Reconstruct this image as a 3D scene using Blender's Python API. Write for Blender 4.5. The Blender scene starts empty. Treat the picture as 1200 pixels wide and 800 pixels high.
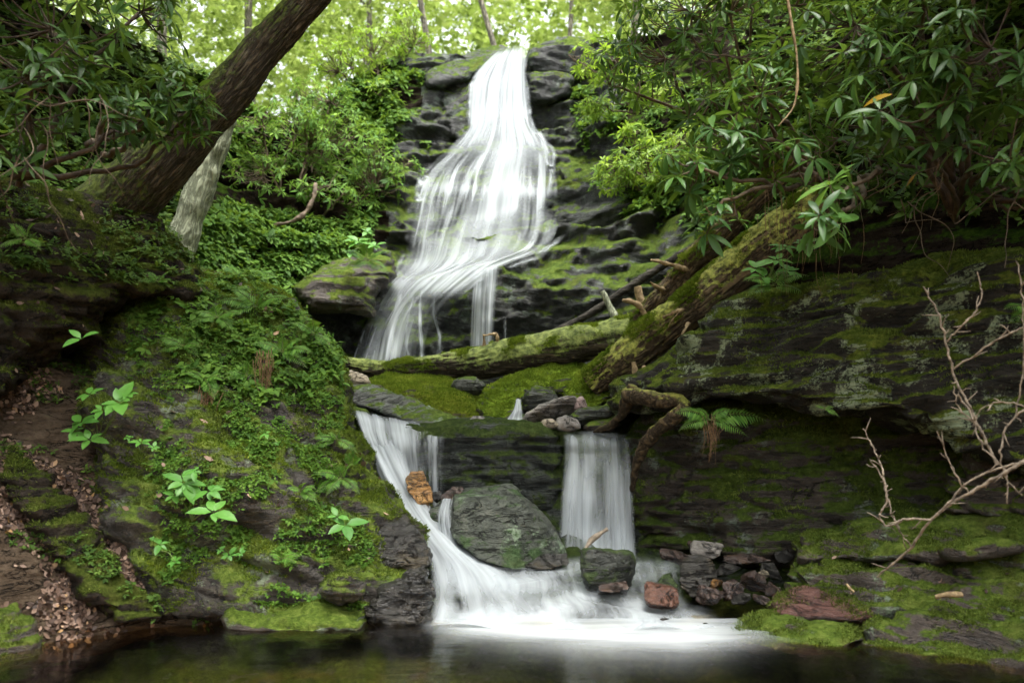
import bpy, bmesh, math, random
import numpy as np
from mathutils import Vector
from math import radians as R_

random.seed(7)
RNG = np.random.default_rng(11)
S = bpy.context.scene
COL = S.collection

# ------------------------------------------------------------------ camera, sky, sun, exposure
CAMZ, F = 1.2, 1000.0
cam = bpy.data.cameras.new('camera')
co = bpy.data.objects.new('camera', cam)
COL.objects.link(co)
co.location = (0, 0, CAMZ)
co.rotation_euler = (R_(90), 0, 0)
cam.sensor_width = 36.0
cam.lens = 30.0
cam.shift_y = 100.0 / 1200.0
cam.clip_start = 0.05
cam.clip_end = 400
cam.dof.use_dof = True
cam.dof.focus_distance = 6.6
cam.dof.aperture_fstop = 1.4
S.camera = co

SUN_EL, SUN_AZ = 76.0, 150.0        # azimuth measured from +Y (up the gorge), negative = to the left
w = bpy.data.worlds.new('World')
S.world = w
w.use_nodes = True
nt = w.node_tree
nt.nodes.clear()
sky = nt.nodes.new('ShaderNodeTexSky')
sky.sky_type = 'NISHITA'
sky.sun_disc = False
sky.sun_elevation = R_(SUN_EL)
sky.sun_rotation = R_(SUN_AZ)
sky.air_density = 1.0
sky.dust_density = 6.0
hs = nt.nodes.new('ShaderNodeHueSaturation')
hs.inputs['Saturation'].default_value = 0.22
bg = nt.nodes.new('ShaderNodeBackground')
bg.inputs['Strength'].default_value = 0.15
wo = nt.nodes.new('ShaderNodeOutputWorld')
nt.links.new(sky.outputs[0], hs.inputs['Color'])
nt.links.new(hs.outputs[0], bg.inputs[0])
nt.links.new(bg.outputs[0], wo.inputs[0])
sl = bpy.data.lights.new('sun', 'SUN')
sl.energy = 1.2
sl.angle = R_(30)
sl.color = (1.0, 0.96, 0.88)
so = bpy.data.objects.new('sun', sl)
COL.objects.link(so)
dsun = Vector((math.sin(R_(SUN_AZ)) * math.cos(R_(SUN_EL)), math.cos(R_(SUN_AZ)) * math.cos(R_(SUN_EL)), math.sin(R_(SUN_EL))))
so.rotation_euler = dsun.to_track_quat('Z', 'Y').to_euler()
so.location = (0, 8, 20)
S.view_settings.view_transform = 'Standard'
S.view_settings.look = 'None'
S.view_settings.gamma = 1
S.view_settings.exposure = 2.2
S.cycles.use_denoising = True
S.cycles.max_bounces = 6
S.cycles.use_adaptive_sampling = True
S.cycles.adaptive_threshold = 0.02
S.cycles.transparent_max_bounces = 14
S.cycles.diffuse_bounces = 2
S.cycles.glossy_bounces = 2
S.cycles.transmission_bounces = 4
S.cycles.caustics_reflective = False
S.cycles.caustics_refractive = False
S.cycles.sample_clamp_indirect = 4

# ------------------------------------------------------------------ maths helpers
def P(px, py, Y):
    return np.array([(px - 600.0) / F * Y, Y, CAMZ - (py - 500.0) / F * Y])

def PA(a):
    a = np.asarray(a, float)
    return np.stack([(a[:, 0] - 600) / F * a[:, 2], a[:, 2], CAMZ - (a[:, 1] - 500) / F * a[:, 2]], 1)

def project(p):
    p = np.asarray(p, float)
    return 600 + F * p[..., 0] / p[..., 1], 500 - F * (p[..., 2] - CAMZ) / p[..., 1]

_perm = np.random.default_rng(5).permutation(256)
_perm = np.concatenate([_perm, _perm, _perm])
_g = np.array([[1,1,0],[-1,1,0],[1,-1,0],[-1,-1,0],[1,0,1],[-1,0,1],[1,0,-1],[-1,0,-1],[0,1,1],[0,-1,1],[0,1,-1],[0,-1,-1],[1,1,0],[-1,1,0],[0,-1,1],[0,-1,-1]], float)

def perlin(p):
    p = np.asarray(p, float)
    i = np.floor(p).astype(int)
    f = p - i
    i &= 255
    u = f * f * f * (f * (f * 6 - 15) + 10)
    out = 0
    for dx in (0, 1):
        wx = u[:, 0] if dx else 1 - u[:, 0]
        for dy in (0, 1):
            wy = u[:, 1] if dy else 1 - u[:, 1]
            for dz in (0, 1):
                wz = u[:, 2] if dz else 1 - u[:, 2]
                h = _perm[_perm[_perm[(i[:, 0] + dx) & 255] + ((i[:, 1] + dy) & 255)] + ((i[:, 2] + dz) & 255)] & 15
                g = _g[h]
                out = out + wx * wy * wz * (g[:, 0] * (f[:, 0] - dx) + g[:, 1] * (f[:, 1] - dy) + g[:, 2] * (f[:, 2] - dz))
    return out

def fbm(p, octv=4, gain=0.5, seed=0.0):
    p = np.asarray(p, float) + np.array([seed * 17.31, seed * 7.77, seed * 3.17])
    a, s = 1.0, 0
    for k in range(octv):
        s = s + a * perlin(p)
        p = p * 2.03 + 11.7
        a *= gain
    return s

def sstep(a, b, x):
    t = np.clip((x - a) / (b - a), 0, 1)
    return t * t * (3 - 2 * t)

def rbf(ctl, smooth=0.0):
    c = np.asarray(ctl, float)
    X, v = c[:, :2], c[:, 2]
    n = len(c)
    D = np.sqrt(((X[:, None] - X[None]) ** 2).sum(-1))
    A = np.zeros((n + 3, n + 3))
    A[:n, :n] = -D + np.eye(n) * smooth
    A[:n, n] = 1; A[:n, n + 1:] = X
    A[n, :n] = 1; A[n + 1:, :n] = X.T
    sol = np.linalg.lstsq(A, np.concatenate([v, np.zeros(3)]), rcond=None)[0]
    wgt, pl = sol[:n], sol[n:]
    def f(q):
        q = np.asarray(q, float)
        out = pl[0] + q @ pl[1:]
        for k in range(n):
            out = out - wgt[k] * np.sqrt(((q - X[k]) ** 2).sum(-1))
        return out
    return f

def rotdip(p, ax, ay):
    ax, ay = R_(ax), R_(ay)
    x, y, z = p[:, 0], p[:, 1], p[:, 2]
    x, z = x * math.cos(ax) + z * math.sin(ax), -x * math.sin(ax) + z * math.cos(ax)
    y, z = y * math.cos(ay) + z * math.sin(ay), -y * math.sin(ay) + z * math.cos(ay)
    return np.stack([x, y, z], 1)

def rockdisp(p, amp, sc, dip=(0, 0), seed=0.0, layer=1.0):
    q = rotdip(p, *dip)
    a = fbm(q * sc, 5, .5, seed) * amp
    l = fbm(q * np.array([.45, .45, 4.5]) * sc, 4, .55, seed + 3) * amp * .9 * layer
    r = 1 - np.abs(perlin(q * np.array([.7, .7, 2.6]) * sc + seed * 5.1))
    c = -np.clip(r - .86, 0, 1) / .14 * amp * .7 * layer
    return a + l + c

# ------------------------------------------------------------------ mesh helpers
def mesh_np(name, v, f, smooth=True, attrs=None):
    """v (n,3); f (m,k) with k = 3 or 4, or a list of such arrays"""
    me = bpy.data.meshes.new(name)
    v = np.ascontiguousarray(v, np.float32)
    fl = f if isinstance(f, list) else [f]
    fl = [np.asarray(x, np.int32) for x in fl if len(x)]
    me.vertices.add(len(v))
    me.vertices.foreach_set('co', v.ravel())
    idx = np.concatenate([x.ravel() for x in fl])
    cnt = np.concatenate([np.full(len(x), x.shape[1], np.int32) for x in fl])
    st = np.concatenate([[0], np.cumsum(cnt)[:-1]]).astype(np.int32)
    me.loops.add(len(idx))
    me.loops.foreach_set('vertex_index', idx)
    me.polygons.add(len(cnt))
    me.polygons.foreach_set('loop_start', st)
    me.polygons.foreach_set('loop_total', cnt)
    me.update(calc_edges=True)
    me.validate()
    if smooth:
        me.polygons.foreach_set('use_smooth', np.ones(len(me.polygons), bool))
    for k, a in (attrs or {}).items():
        at = me.attributes.new(k, 'FLOAT', 'POINT')
        at.data.foreach_set('value', np.ascontiguousarray(a, np.float32))
    return me

def get_v(me):
    a = np.empty(len(me.vertices) * 3, np.float32)
    me.vertices.foreach_get('co', a)
    return a.reshape(-1, 3).astype(float)

def get_n(me):
    a = np.empty(len(me.vertices) * 3, np.float32)
    me.vertex_normals.foreach_get('vector', a)
    return a.reshape(-1, 3).astype(float)

def set_v(me, v):
    me.vertices.foreach_set('co', np.ascontiguousarray(v, np.float32).ravel())
    me.update()

def tag(o, label=None, cat=None, group=None, kind=None):
    if label: o['label'] = label
    if cat: o['category'] = cat
    if group: o['group'] = group
    if kind: o['kind'] = kind
    return o

def link(name, me, mat, parent=None, base=True):
    """link a mesh given in world coordinates; top-level ones get their origin at the base"""
    o = bpy.data.objects.new(name, me)
    COL.objects.link(o)
    if mat: me.materials.append(mat)
    if parent is not None:
        o.parent = parent
        off = parent_world(parent)
        set_v(me, get_v(me) - off)
    elif base:
        v = get_v(me)
        c = np.array([v[:, 0].mean(), v[:, 1].mean(), v[:, 2].min()])
        set_v(me, v - c)
        o.location = c
    return o

def parent_world(p):
    off = np.array(p.location)
    while p.parent is not None:
        p = p.parent
        off = off + np.array(p.location)
    return off

def thing(name, loc, label, cat, group=None):
    o = bpy.data.objects.new(name, None)
    COL.objects.link(o)
    o.empty_display_size = .1
    o.location = loc
    return tag(o, label, cat, group)

def struct(name, me, mat):
    o = link(name, me, mat, base=False)
    o['kind'] = 'structure'
    return o

def stuff(name, me, mat, parent=None):
    o = link(name, me, mat, parent, base=False)
    o['kind'] = 'stuff'
    return o

def remesh(me, vox):
    t = bpy.data.objects.new('t', me)
    COL.objects.link(t)
    m = t.modifiers.new('r', 'REMESH')
    m.mode = 'VOXEL'
    m.voxel_size = vox
    dg = bpy.context.evaluated_depsgraph_get()
    dg.update()
    out = bpy.data.meshes.new_from_object(t.evaluated_get(dg))
    bpy.data.objects.remove(t)
    bpy.data.meshes.remove(me)
    return out

def shade_smooth(me):
    me.polygons.foreach_set('use_smooth', np.ones(len(me.polygons), bool))
    me.update()

def densify(poly, step):
    poly = np.asarray(poly, float)
    out = []
    n = len(poly)
    for i in range(n):       # closed Catmull-Rom
        p0, p1, p2, p3 = poly[i - 1], poly[i], poly[(i + 1) % n], poly[(i + 2) % n]
        k = max(2, int(np.linalg.norm(p2 - p1) / step))
        for j in range(k):
            t = j / k
            c = .5 * (2 * p1 + (p2 - p0) * t + (2 * p0 - 5 * p1 + 4 * p2 - p3) * t * t + (3 * p1 - p0 - 3 * p2 + p3) * t ** 3)
            l = p1 + (p2 - p1) * t
            out.append(.45 * c + .55 * l)
    return np.array(out)

def inside(poly, q):
    x, y = q[:, 0], q[:, 1]
    r = np.zeros(len(q), bool)
    n = len(poly)
    for i in range(n):
        x1, y1 = poly[i]; x2, y2 = poly[(i + 1) % n]
        c = ((y1 > y) != (y2 > y)) & (x < (x2 - x1) * (y - y1) / (y2 - y1 + 1e-12) + x1)
        r ^= c
    return r

def pdist(poly, q):
    best = np.full(len(q), 1e9)
    near = np.zeros((len(q), 2))
    n = len(poly)
    for i in range(n):
        a, b = poly[i], poly[(i + 1) % n]
        ab = b - a
        t = np.clip(((q - a) @ ab) / (ab @ ab + 1e-12), 0, 1)
        c = a + t[:, None] * ab
        d = np.linalg.norm(q - c, axis=1)
        m = d < best
        best[m] = d[m]; near[m] = c[m]
    return best, near

SURF = {}       # rock name -> mesh arrays for scattering

def rock_mesh(pts, Y, Tf, Tb, Rb, vox=.018, amp=.04, sc=2.2, dip=(0, 0), seed=0., layer=1., pw=2.0):
    """a closed solid of rock: its outline, the depth of its near face (number, or list of px, py, Y), the depth of its rounding and its thickness"""
    poly = np.asarray(pts, float)
    ext = poly.max(0) - poly.min(0)
    step = max(ext.max() / 70.0, 1.0)
    poly = densify(poly, step * 2.5)
    xs = np.arange(poly[:, 0].min() - step * 1.5, poly[:, 0].max() + step * 2.5, step)
    ys = np.arange(poly[:, 1].min() - step * 1.5, poly[:, 1].max() + step * 2.5, step)
    gx, gy = np.meshgrid(xs, ys)
    q = np.stack([gx.ravel(), gy.ravel()], 1)
    ins = inside(poly, q)
    d, near = pdist(poly, q)
    W, H = len(xs), len(ys)
    insg = ins.reshape(H, W)
    cell = insg[:-1, :-1] | insg[1:, :-1] | insg[:-1, 1:] | insg[1:, 1:]
    used = np.zeros((H, W), bool)
    used[:-1, :-1] |= cell; used[1:, :-1] |= cell; used[:-1, 1:] |= cell; used[1:, 1:] |= cell
    used = used.ravel()
    q = np.where(ins[:, None], q, near)
    d = np.where(ins, d, 0)
    t = (1 - (1 - np.clip(d / Rb, 0, 1)) ** pw) ** (1 / pw)
    if isinstance(Y, (int, float)):
        Yc = np.full(len(q), float(Y))
    elif len(Y) < 6:
        c = np.asarray(Y, float)
        A = np.column_stack([np.ones(len(c)), c[:, 0], c[:, 1]])
        s = np.linalg.lstsq(A, c[:, 2], rcond=None)[0]
        Yc = s[0] + q @ s[1:]
    else:
        Yc = rbf(Y)(q)
    fr = PA(np.column_stack([q, Yc + Tf * (1 - t)]))
    bk = PA(np.column_stack([q, Yc + Tf + Tb * t]))
    v = np.concatenate([fr, bk])
    n = len(q)
    ii = np.argwhere(cell)
    a = ii[:, 0] * W + ii[:, 1]
    fF = np.stack([a, a + W, a + W + 1, a + 1], 1)
    fB = np.stack([a + n, a + 1 + n, a + W + 1 + n, a + W + n], 1)
    me = mesh_np('rock', v, np.concatenate([fF, fB]))
    bm = bmesh.new()
    bm.from_mesh(me)
    loose = [x for x in bm.verts if not x.link_faces]
    bmesh.ops.delete(bm, geom=loose, context='VERTS')
    bmesh.ops.remove_doubles(bm, verts=bm.verts, dist=.0015)
    bm.to_mesh(me)
    bm.free()
    me = remesh(me, vox)
    for k in range(1):
        pv, pn = get_v(me), get_n(me)
        set_v(me, pv + pn * rockdisp(pv, amp, sc, dip, seed, layer)[:, None])
    shade_smooth(me)
    return me

def hull_mesh(pts, vox=.014, amp=.014, sc=5., dip=(0, 0), seed=0., layer=.6, soft=2):
    bm = bmesh.new()
    for p in pts: bm.verts.new(p)
    r = bmesh.ops.convex_hull(bm, input=bm.verts)
    for g in set(r['geom_interior'] + r['geom_unused']):
        if isinstance(g, bmesh.types.BMVert) and g.is_valid: bm.verts.remove(g)
    me = bpy.data.meshes.new('h')
    bm.to_mesh(me); bm.free()
    me = remesh(me, vox)
    # soften the arrises a little
    bm = bmesh.new(); bm.from_mesh(me)
    for k in range(soft): bmesh.ops.smooth_vert(bm, verts=bm.verts, factor=.5, use_axis_x=True, use_axis_y=True, use_axis_z=True)
    bm.to_mesh(me); bm.free()
    v, n = get_v(me), get_n(me)
    set_v(me, v + n * rockdisp(v, amp, sc, dip, seed, layer)[:, None])
    shade_smooth(me)
    return me

def surf(me):
    v = get_v(me)
    me.calc_loop_triangles()
    t = np.empty(len(me.loop_triangles) * 3, np.int32)
    me.loop_triangles.foreach_get('vertices', t)
    return v, t.reshape(-1, 3)

def sample(vt, n, filt=None, rng=RNG):
    v, t = vt
    a, b, c = v[t[:, 0]], v[t[:, 1]], v[t[:, 2]]
    nr = np.cross(b - a, c - a)
    ar = np.linalg.norm(nr, axis=1)
    nr = nr / (ar[:, None] + 1e-12)
    wgt = ar.copy()
    if filt is not None: wgt = wgt * filt((a + b + c) / 3, nr)
    if wgt.sum() <= 0: return np.zeros((0, 3)), np.zeros((0, 3))
    k = rng.choice(len(t), n, p=wgt / wgt.sum())
    u, w_ = rng.random(n), rng.random(n)
    m = u + w_ > 1
    u[m], w_[m] = 1 - u[m], 1 - w_[m]
    return a[k] + (b[k] - a[k]) * u[:, None] + (c[k] - a[k]) * w_[:, None], nr[k]

def norm(a):
    return a / (np.linalg.norm(a, axis=-1, keepdims=True) + 1e-12)

def frames(d, up):
    d = norm(d)
    s = norm(np.cross(d, up))
    u = np.cross(s, d)
    return np.stack([s, d, u], 2)       # columns: side, along, up

def scatter(tv, tf, M, pos, scale, name='leaves', rnd=None, smooth=True, rng=RNG):
    n, k = len(pos), len(tv)
    sc = np.asarray(scale, float).reshape(n, -1, 1) if np.ndim(scale) else np.full((n, 1, 1), scale)
    v = np.einsum('nij,kj->nki', M, tv) * sc + pos[:, None]
    f = (np.asarray(tf)[None] + (np.arange(n) * k)[:, None, None]).reshape(-1, len(tf[0]))
    if rnd is None: rnd = rng.random(n)
    return mesh_np(name, v.reshape(-1, 3), f, smooth, {'rnd': np.repeat(rnd, k)})

def leaf_tpl(nseg=4, width=.28, fold=.25, droop=.25, peak=.5, wave=0.):
    v, f = [], []
    for i in range(nseg + 1):
        t = i / nseg
        e = t ** (math.log(.5) / math.log(peak))
        wd = width * .5 * (math.sin(math.pi * min(max(e, 0), 1)) ** .8 if 0 < t < 1 else 0.02)
        z = -droop * t * t
        zz = z + fold * wd + wave * math.sin(i * 2.2)
        v += [(-wd, t, zz), (0, t, z), (wd, t, zz)]
    for i in range(nseg):
        a = i * 3
        f += [(a, a + 1, a + 4, a + 3), (a + 1, a + 2, a + 5, a + 4)]
    return np.array(v), f

def tube_arrays(path, rad, sides=6, jit=0., seed=0., cap=True):
    path = np.asarray(path, float)
    n = len(path)
    rad = np.broadcast_to(np.asarray(rad, float), (n,))
    T = norm(np.gradient(path, axis=0))
    ref = np.array([.3, .2, 1.0]) if abs(T[0, 2]) < .8 else np.array([1., .2, .1])
    U = norm(np.cross(T, ref)); V = np.cross(T, U)
    an = np.arange(sides) / sides * 2 * np.pi
    ring = path[:, None] + (U[:, None] * np.cos(an)[None, :, None] + V[:, None] * np.sin(an)[None, :, None]) * rad[:, None, None]
    if jit:
        q = ring.reshape(-1, 3)
        dr = norm(q - np.repeat(path, sides, 0))
        ring = (q + dr * (fbm(q * jit[1], 3, .5, seed) * jit[0])[:, None]).reshape(n, sides, 3)
    v = ring.reshape(-1, 3)
    i, j = np.meshgrid(np.arange(n - 1), np.arange(sides), indexing='ij')
    i, j = i.ravel(), j.ravel(); k = (j + 1) % sides
    f = np.stack([i * sides + j, i * sides + k, (i + 1) * sides + k, (i + 1) * sides + j], 1)
    if cap:
        v = np.concatenate([v, path[:1], path[-1:]])
        a = n * sides
        j = np.arange(sides); k = (j + 1) % sides
        c0 = np.stack([np.full(sides, a), k, j, j], 1)
        c1 = np.stack([np.full(sides, a + 1), (n - 1) * sides + j, (n - 1) * sides + k, (n - 1) * sides + k], 1)
        return v, [f, c0[:, :3], c1[:, :3]]
    return v, [f]

def smooth_path(pts, n):
    pts = np.asarray(pts, float)
    d = np.concatenate([[0], np.cumsum(np.linalg.norm(np.diff(pts, axis=0), axis=1))])
    m = len(pts)
    # cardinal spline
    t = np.linspace(0, d[-1], n)
    tan = np.gradient(pts, d, axis=0)
    k = np.clip(np.searchsorted(d, t, 'right') - 1, 0, m - 2)
    h = (d[k + 1] - d[k])[:, None]
    s = ((t - d[k])[:, None]) / h
    return (2 * s**3 - 3 * s**2 + 1) * pts[k] + (s**3 - 2 * s**2 + s) * h * tan[k] + (-2 * s**3 + 3 * s**2) * pts[k + 1] + (s**3 - s**2) * h * tan[k + 1]

class Soup:
    def __init__(self): self.v, self.q, self.t, self.n = [], [], [], 0
    def add(self, vf):
        v, fl = vf
        for f in fl:
            f = np.asarray(f)
            (self.q if f.shape[1] == 4 else self.t).append(f + self.n)
        self.v.append(v); self.n += len(v)
    def mesh(self, name, smooth=True):
        fl = []
        if self.q: fl.append(np.concatenate(self.q))
        if self.t: fl.append(np.concatenate(self.t))
        return mesh_np(name, np.concatenate(self.v), fl, smooth)

# ------------------------------------------------------------------ materials
class NT:
    def __init__(self, name):
        self.m = bpy.data.materials.new(name)
        self.m.use_nodes = True
        self.t = self.m.node_tree
        self.t.nodes.clear()
        self.out = self.t.nodes.new('ShaderNodeOutputMaterial')
    def n(self, typ, **kw):
        x = self.t.nodes.new('ShaderNode' + typ)
        for k, v in kw.items():
            if k in x.bl_rna.properties.keys(): setattr(x, k, v)
        return x
    def l(self, a, b): self.t.links.new(a, b)
    def put(self, sock, v):
        if isinstance(v, bpy.types.NodeSocket): self.l(v, sock)
        else:
            if isinstance(v, tuple) and len(v) == 3 and sock.type == 'RGBA': v = v + (1,)
            sock.default_value = v
    def noise(self, vec, scale, detail=5, rough=.55, dist=0.):
        x = self.n('TexNoise')
        self.l(vec, x.inputs['Vector'])
        x.inputs['Scale'].default_value = scale; x.inputs['Detail'].default_value = detail
        x.inputs['Roughness'].default_value = rough; x.inputs['Distortion'].default_value = dist
        return x.outputs[0]
    def voro(self, vec, scale, feat='DISTANCE_TO_EDGE'):
        x = self.n('TexVoronoi', feature=feat)
        self.l(vec, x.inputs['Vector']); x.inputs['Scale'].default_value = scale
        return x.outputs[0]
    def math(self, op, a, b=0.0, clamp=False):
        x = self.n('Math', operation=op); x.use_clamp = clamp
        self.put(x.inputs[0], a); self.put(x.inputs[1], b)
        return x.outputs[0]
    def mr(self, v, a, b, c=0., d=1.):
        x = self.n('MapRange'); x.interpolation_type = 'SMOOTHSTEP'
        self.put(x.inputs[0], v)
        for i, k in enumerate((a, b, c, d)): self.put(x.inputs[i + 1], k)
        return x.outputs[0]
    def ramp(self, v, stops):
        x = self.n('ValToRGB')
        self.l(v, x.inputs[0])
        e = x.color_ramp.elements
        while len(e) < len(stops): e.new(.5)
        for k, (p, c) in enumerate(stops):
            e[k].position = p; e[k].color = tuple(c) + (1,)
        return x.outputs[0]
    def mix(self, f, a, b, mode='MIX'):
        x = self.n('Mix', data_type='RGBA', blend_type=mode)
        self.put(x.inputs[0], f); self.put(x.inputs[6], a); self.put(x.inputs[7], b)
        return x.outputs[2]
    def mapping(self, vec, scale=(1, 1, 1), rot=(0, 0, 0)):
        if any(rot):
            y = self.n('Mapping')
            self.l(vec, y.inputs[0])
            y.inputs['Rotation'].default_value = tuple(R_(a) for a in rot)
            vec = y.outputs[0]
        x = self.n('Mapping')
        self.l(vec, x.inputs[0])
        x.inputs['Scale'].default_value = scale
        return x.outputs[0]
    def bump(self, h, strength, dist, normal=None):
        x = self.n('Bump')
        x.inputs['Strength'].default_value = strength; x.inputs['Distance'].default_value = dist
        self.l(h, x.inputs['Height'])
        if normal is not None: self.l(normal, x.inputs['Normal'])
        return x.outputs[0]
    def principled(self, col, rough, normal=None, spec=.5, **kw):
        b = self.n('BsdfPrincipled')
        self.put(b.inputs['Base Color'], col); self.put(b.inputs['Roughness'], rough)
        self.put(b.inputs['Specular IOR Level'], spec)
        if normal is not None: self.l(normal, b.inputs['Normal'])
        for k, v in kw.items(): self.put(b.inputs[k.replace('_', ' ')], v)
        return b.outputs[0]
    def done(self, s):
        self.l(s, self.out.inputs[0])
        return self.m

def rock_mat(name, rock=((.02, .02, .018), (.075, .07, .06), (.16, .145, .12)), moss=.0, mossc=((.012, .03, .004), (.05, .095, .008), (.13, .19, .02)),
             rough=.55, lichen=0., lichc=(.2, .27, .17), dip=(0, 0), wetspec=.5, rust=0., rustc=(.12, .045, .02), up=1.0, side=0.35, stw=.5):
    """moss: bias of how much of the stone the moss covers (-.6 none .. .6 all); up: how strongly it prefers upward faces"""
    N = NT(name)
    tc = N.n('TexCoord').outputs['Object']
    geo = N.n('NewGeometry')
    sx = N.n('SeparateXYZ'); N.l(geo.outputs['Normal'], sx.inputs[0])
    nz = sx.outputs['Z']
    n1 = N.noise(tc, 1.7, 6, .6, .3)
    n2 = N.noise(tc, 9, 8, .65, .2)
    n3 = N.noise(tc, 60, 5, .65)
    st = N.noise(N.mapping(tc, (1.2, 1.2, 9), (dip[1], dip[0], 0)), 3.0, 8, .65, .4)
    cr = N.noise(N.mapping(tc, (1, 1, 3.2), (dip[1], dip[0], 10)), 2.6, 6, .6, 1.2)
    vo = N.math('ABSOLUTE', N.math('SUBTRACT', cr, .5))
    base = N.ramp(N.math('ADD', N.math('MULTIPLY', st, stw), N.math('MULTIPLY', n2, 1 - stw)), [(.3, rock[0]), (.5, rock[1]), (.72, rock[2])])
    base = N.mix(N.mr(n3, .45, .75, 0, .5), base, rock[0])
    if rust: base = N.mix(N.math('MULTIPLY', N.mr(n1, .48, .62), rust), base, N.mix(n2, rustc, tuple(c * 1.8 for c in rustc)))
    if lichen:
        lm = N.mr(N.math('ADD', N.noise(tc, 3.1, 8, .7, .6), N.math('MULTIPLY', n3, .25)), .70 - .16 * lichen, .78 - .14 * lichen)
        base = N.mix(N.math('MULTIPLY', lm, .85), base, N.mix(n3, tuple(c * .55 for c in lichc), lichc))
    crack = N.mr(vo, 0.0, .022)
    base = N.mix(N.math('SUBTRACT', 1.0, crack), base, tuple(c * .35 for c in rock[0]))
    mk = N.math('ADD', N.math('MULTIPLY', nz, .55 * up), N.math('MULTIPLY', N.math('SUBTRACT', n1, .5), 1.5))
    mk = N.math('ADD', mk, N.math('MULTIPLY', N.math('SUBTRACT', n2, .5), 1.3))
    mk = N.math('ADD', mk, N.math('MULTIPLY', N.math('SUBTRACT', st, .5), .9))
    mask = N.mr(N.math('ADD', mk, moss), .0 + side, .22 + side)
    n4 = N.noise(tc, 26, 6, .7)
    mc = N.ramp(N.math('ADD', N.math('MULTIPLY', n2, .45), N.math('ADD', N.math('MULTIPLY', n4, .4), N.math('MULTIPLY', n1, .2))), [(.38, mossc[0]), (.52, mossc[1]), (.68, mossc[2])])
    mc = N.mix(N.mr(n3, .45, .75, 0, .6), mc, mossc[0])
    mc = N.mix(N.mr(N.noise(tc, 2.3, 4, .6, .8), .54, .7, 0, .4), mc, N.mix(n4, (.03, .022, .008), (.11, .085, .03)))
    col = N.mix(mask, base, mc)
    hr = N.math('ADD', N.math('MULTIPLY', st, stw * 1.8), N.math('ADD', N.math('MULTIPLY', n2, .8), N.math('ADD', N.math('MULTIPLY', n3, .18), N.math('MULTIPLY', crack, .22))))
    hm = N.math('ADD', N.math('MULTIPLY', n4, .7), N.math('ADD', N.math('MULTIPLY', N.noise(tc, 140, 3, .6), .35), .5))
    h = N.mix(mask, hr, hm)
    nb = N.bump(h, .95, .055)
    r = N.math('ADD', N.math('MULTIPLY', mask, .95), N.math('MULTIPLY', N.math('SUBTRACT', 1.0, mask), N.math('ADD', rough - .15, N.math('MULTIPLY', n2, .3))))
    sp = N.math('MULTIPLY', N.math('SUBTRACT', 1.0, N.math('MULTIPLY', mask, .85)), wetspec)
    return N.done(N.principled(col, r, nb, sp))

def leaf_mat(name, cols, trans=.35, rough=.45, spec=.4, yellow=0.0, tint=(.22, .3, .02)):
    N = NT(name)
    at = N.n('Attribute', attribute_name='rnd').outputs['Fac']
    geo = N.n('NewGeometry')
    c = N.ramp(at, [(i / (len(cols) - 1), k) for i, k in enumerate(cols)])
    if yellow: c = N.mix(N.mr(at, 1 - yellow, 1 - yellow + .002), c, (.35, .22, .02))
    nz = N.noise(N.n('TexCoord').outputs['Object'], 25, 3)
    c = N.mix(N.mr(nz, .35, .7, 0, .35), c, N.mix(.5, c, (.02, .035, .008)))
    pr = N.principled(c, rough, None, spec)
    tr = N.n('BsdfTranslucent')
    N.l(N.mix(.35, c, tint), tr.inputs[0])
    mx = N.n('MixShader'); mx.inputs[0].default_value = trans
    N.l(pr, mx.inputs[1]); N.l(tr.outputs[0], mx.inputs[2])
    return N.done(mx.outputs[0])

def bark_mat(name, c0, c1, moss=-1., mossc=((.02, .04, .005), (.09, .13, .015)), stretch=(14, 14, 1.6), bumpd=.03, rot=(0, 0, 0), up=1.):
    N = NT(name)
    tc = N.n('TexCoord').outputs['Object']
    mp = N.mapping(tc, stretch, rot)
    a = N.noise(mp, 1.0, 6, .6, .25)
    b = N.noise(tc, 30, 6, .6)
    n1 = N.noise(tc, 3.2, 6, .65)
    r = N.math('ABSOLUTE', N.math('SUBTRACT', a, .5))
    col = N.mix(N.mr(r, .0, .13), tuple(k * .45 for k in c0), N.mix(b, c0, c1))
    geo = N.n('NewGeometry')
    sx = N.n('SeparateXYZ'); N.l(geo.outputs['Normal'], sx.inputs[0])
    mk = N.math('ADD', N.math('MULTIPLY', sx.outputs['Z'], .6 * up), N.math('MULTIPLY', N.math('SUBTRACT', n1, .5), 2.0))
    mask = N.mr(N.math('ADD', N.math('ADD', mk, N.math('MULTIPLY', N.math('SUBTRACT', b, .5), 1.2)), moss), .2, .55)
    mc = N.mix(N.mr(N.noise(tc, 18, 5, .7), .35, .65), mossc[0], mossc[1])
    col = N.mix(mask, col, mc)
    h = N.math('ADD', N.mr(r, 0, .16), N.math('MULTIPLY', b, .5))
    h = N.mix(mask, h, N.math('ADD', N.math('MULTIPLY', N.noise(tc, 70, 4, .7), .6), .5))
    return N.done(N.principled(col, .85, N.bump(h, .9, bumpd), .25))

def plain_mat(name, c0, c1, scale=20, rough=.7, spec=.3, bump=.005, attr=False):
    N = NT(name)
    tc = N.n('TexCoord').outputs['Object']
    a = N.noise(tc, scale, 5, .6)
    f = N.n('Attribute', attribute_name='rnd').outputs['Fac'] if attr else N.mr(a, .3, .7)
    return N.done(N.principled(N.mix(f, c0, c1), rough, N.bump(a, .6, bump), spec))

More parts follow.
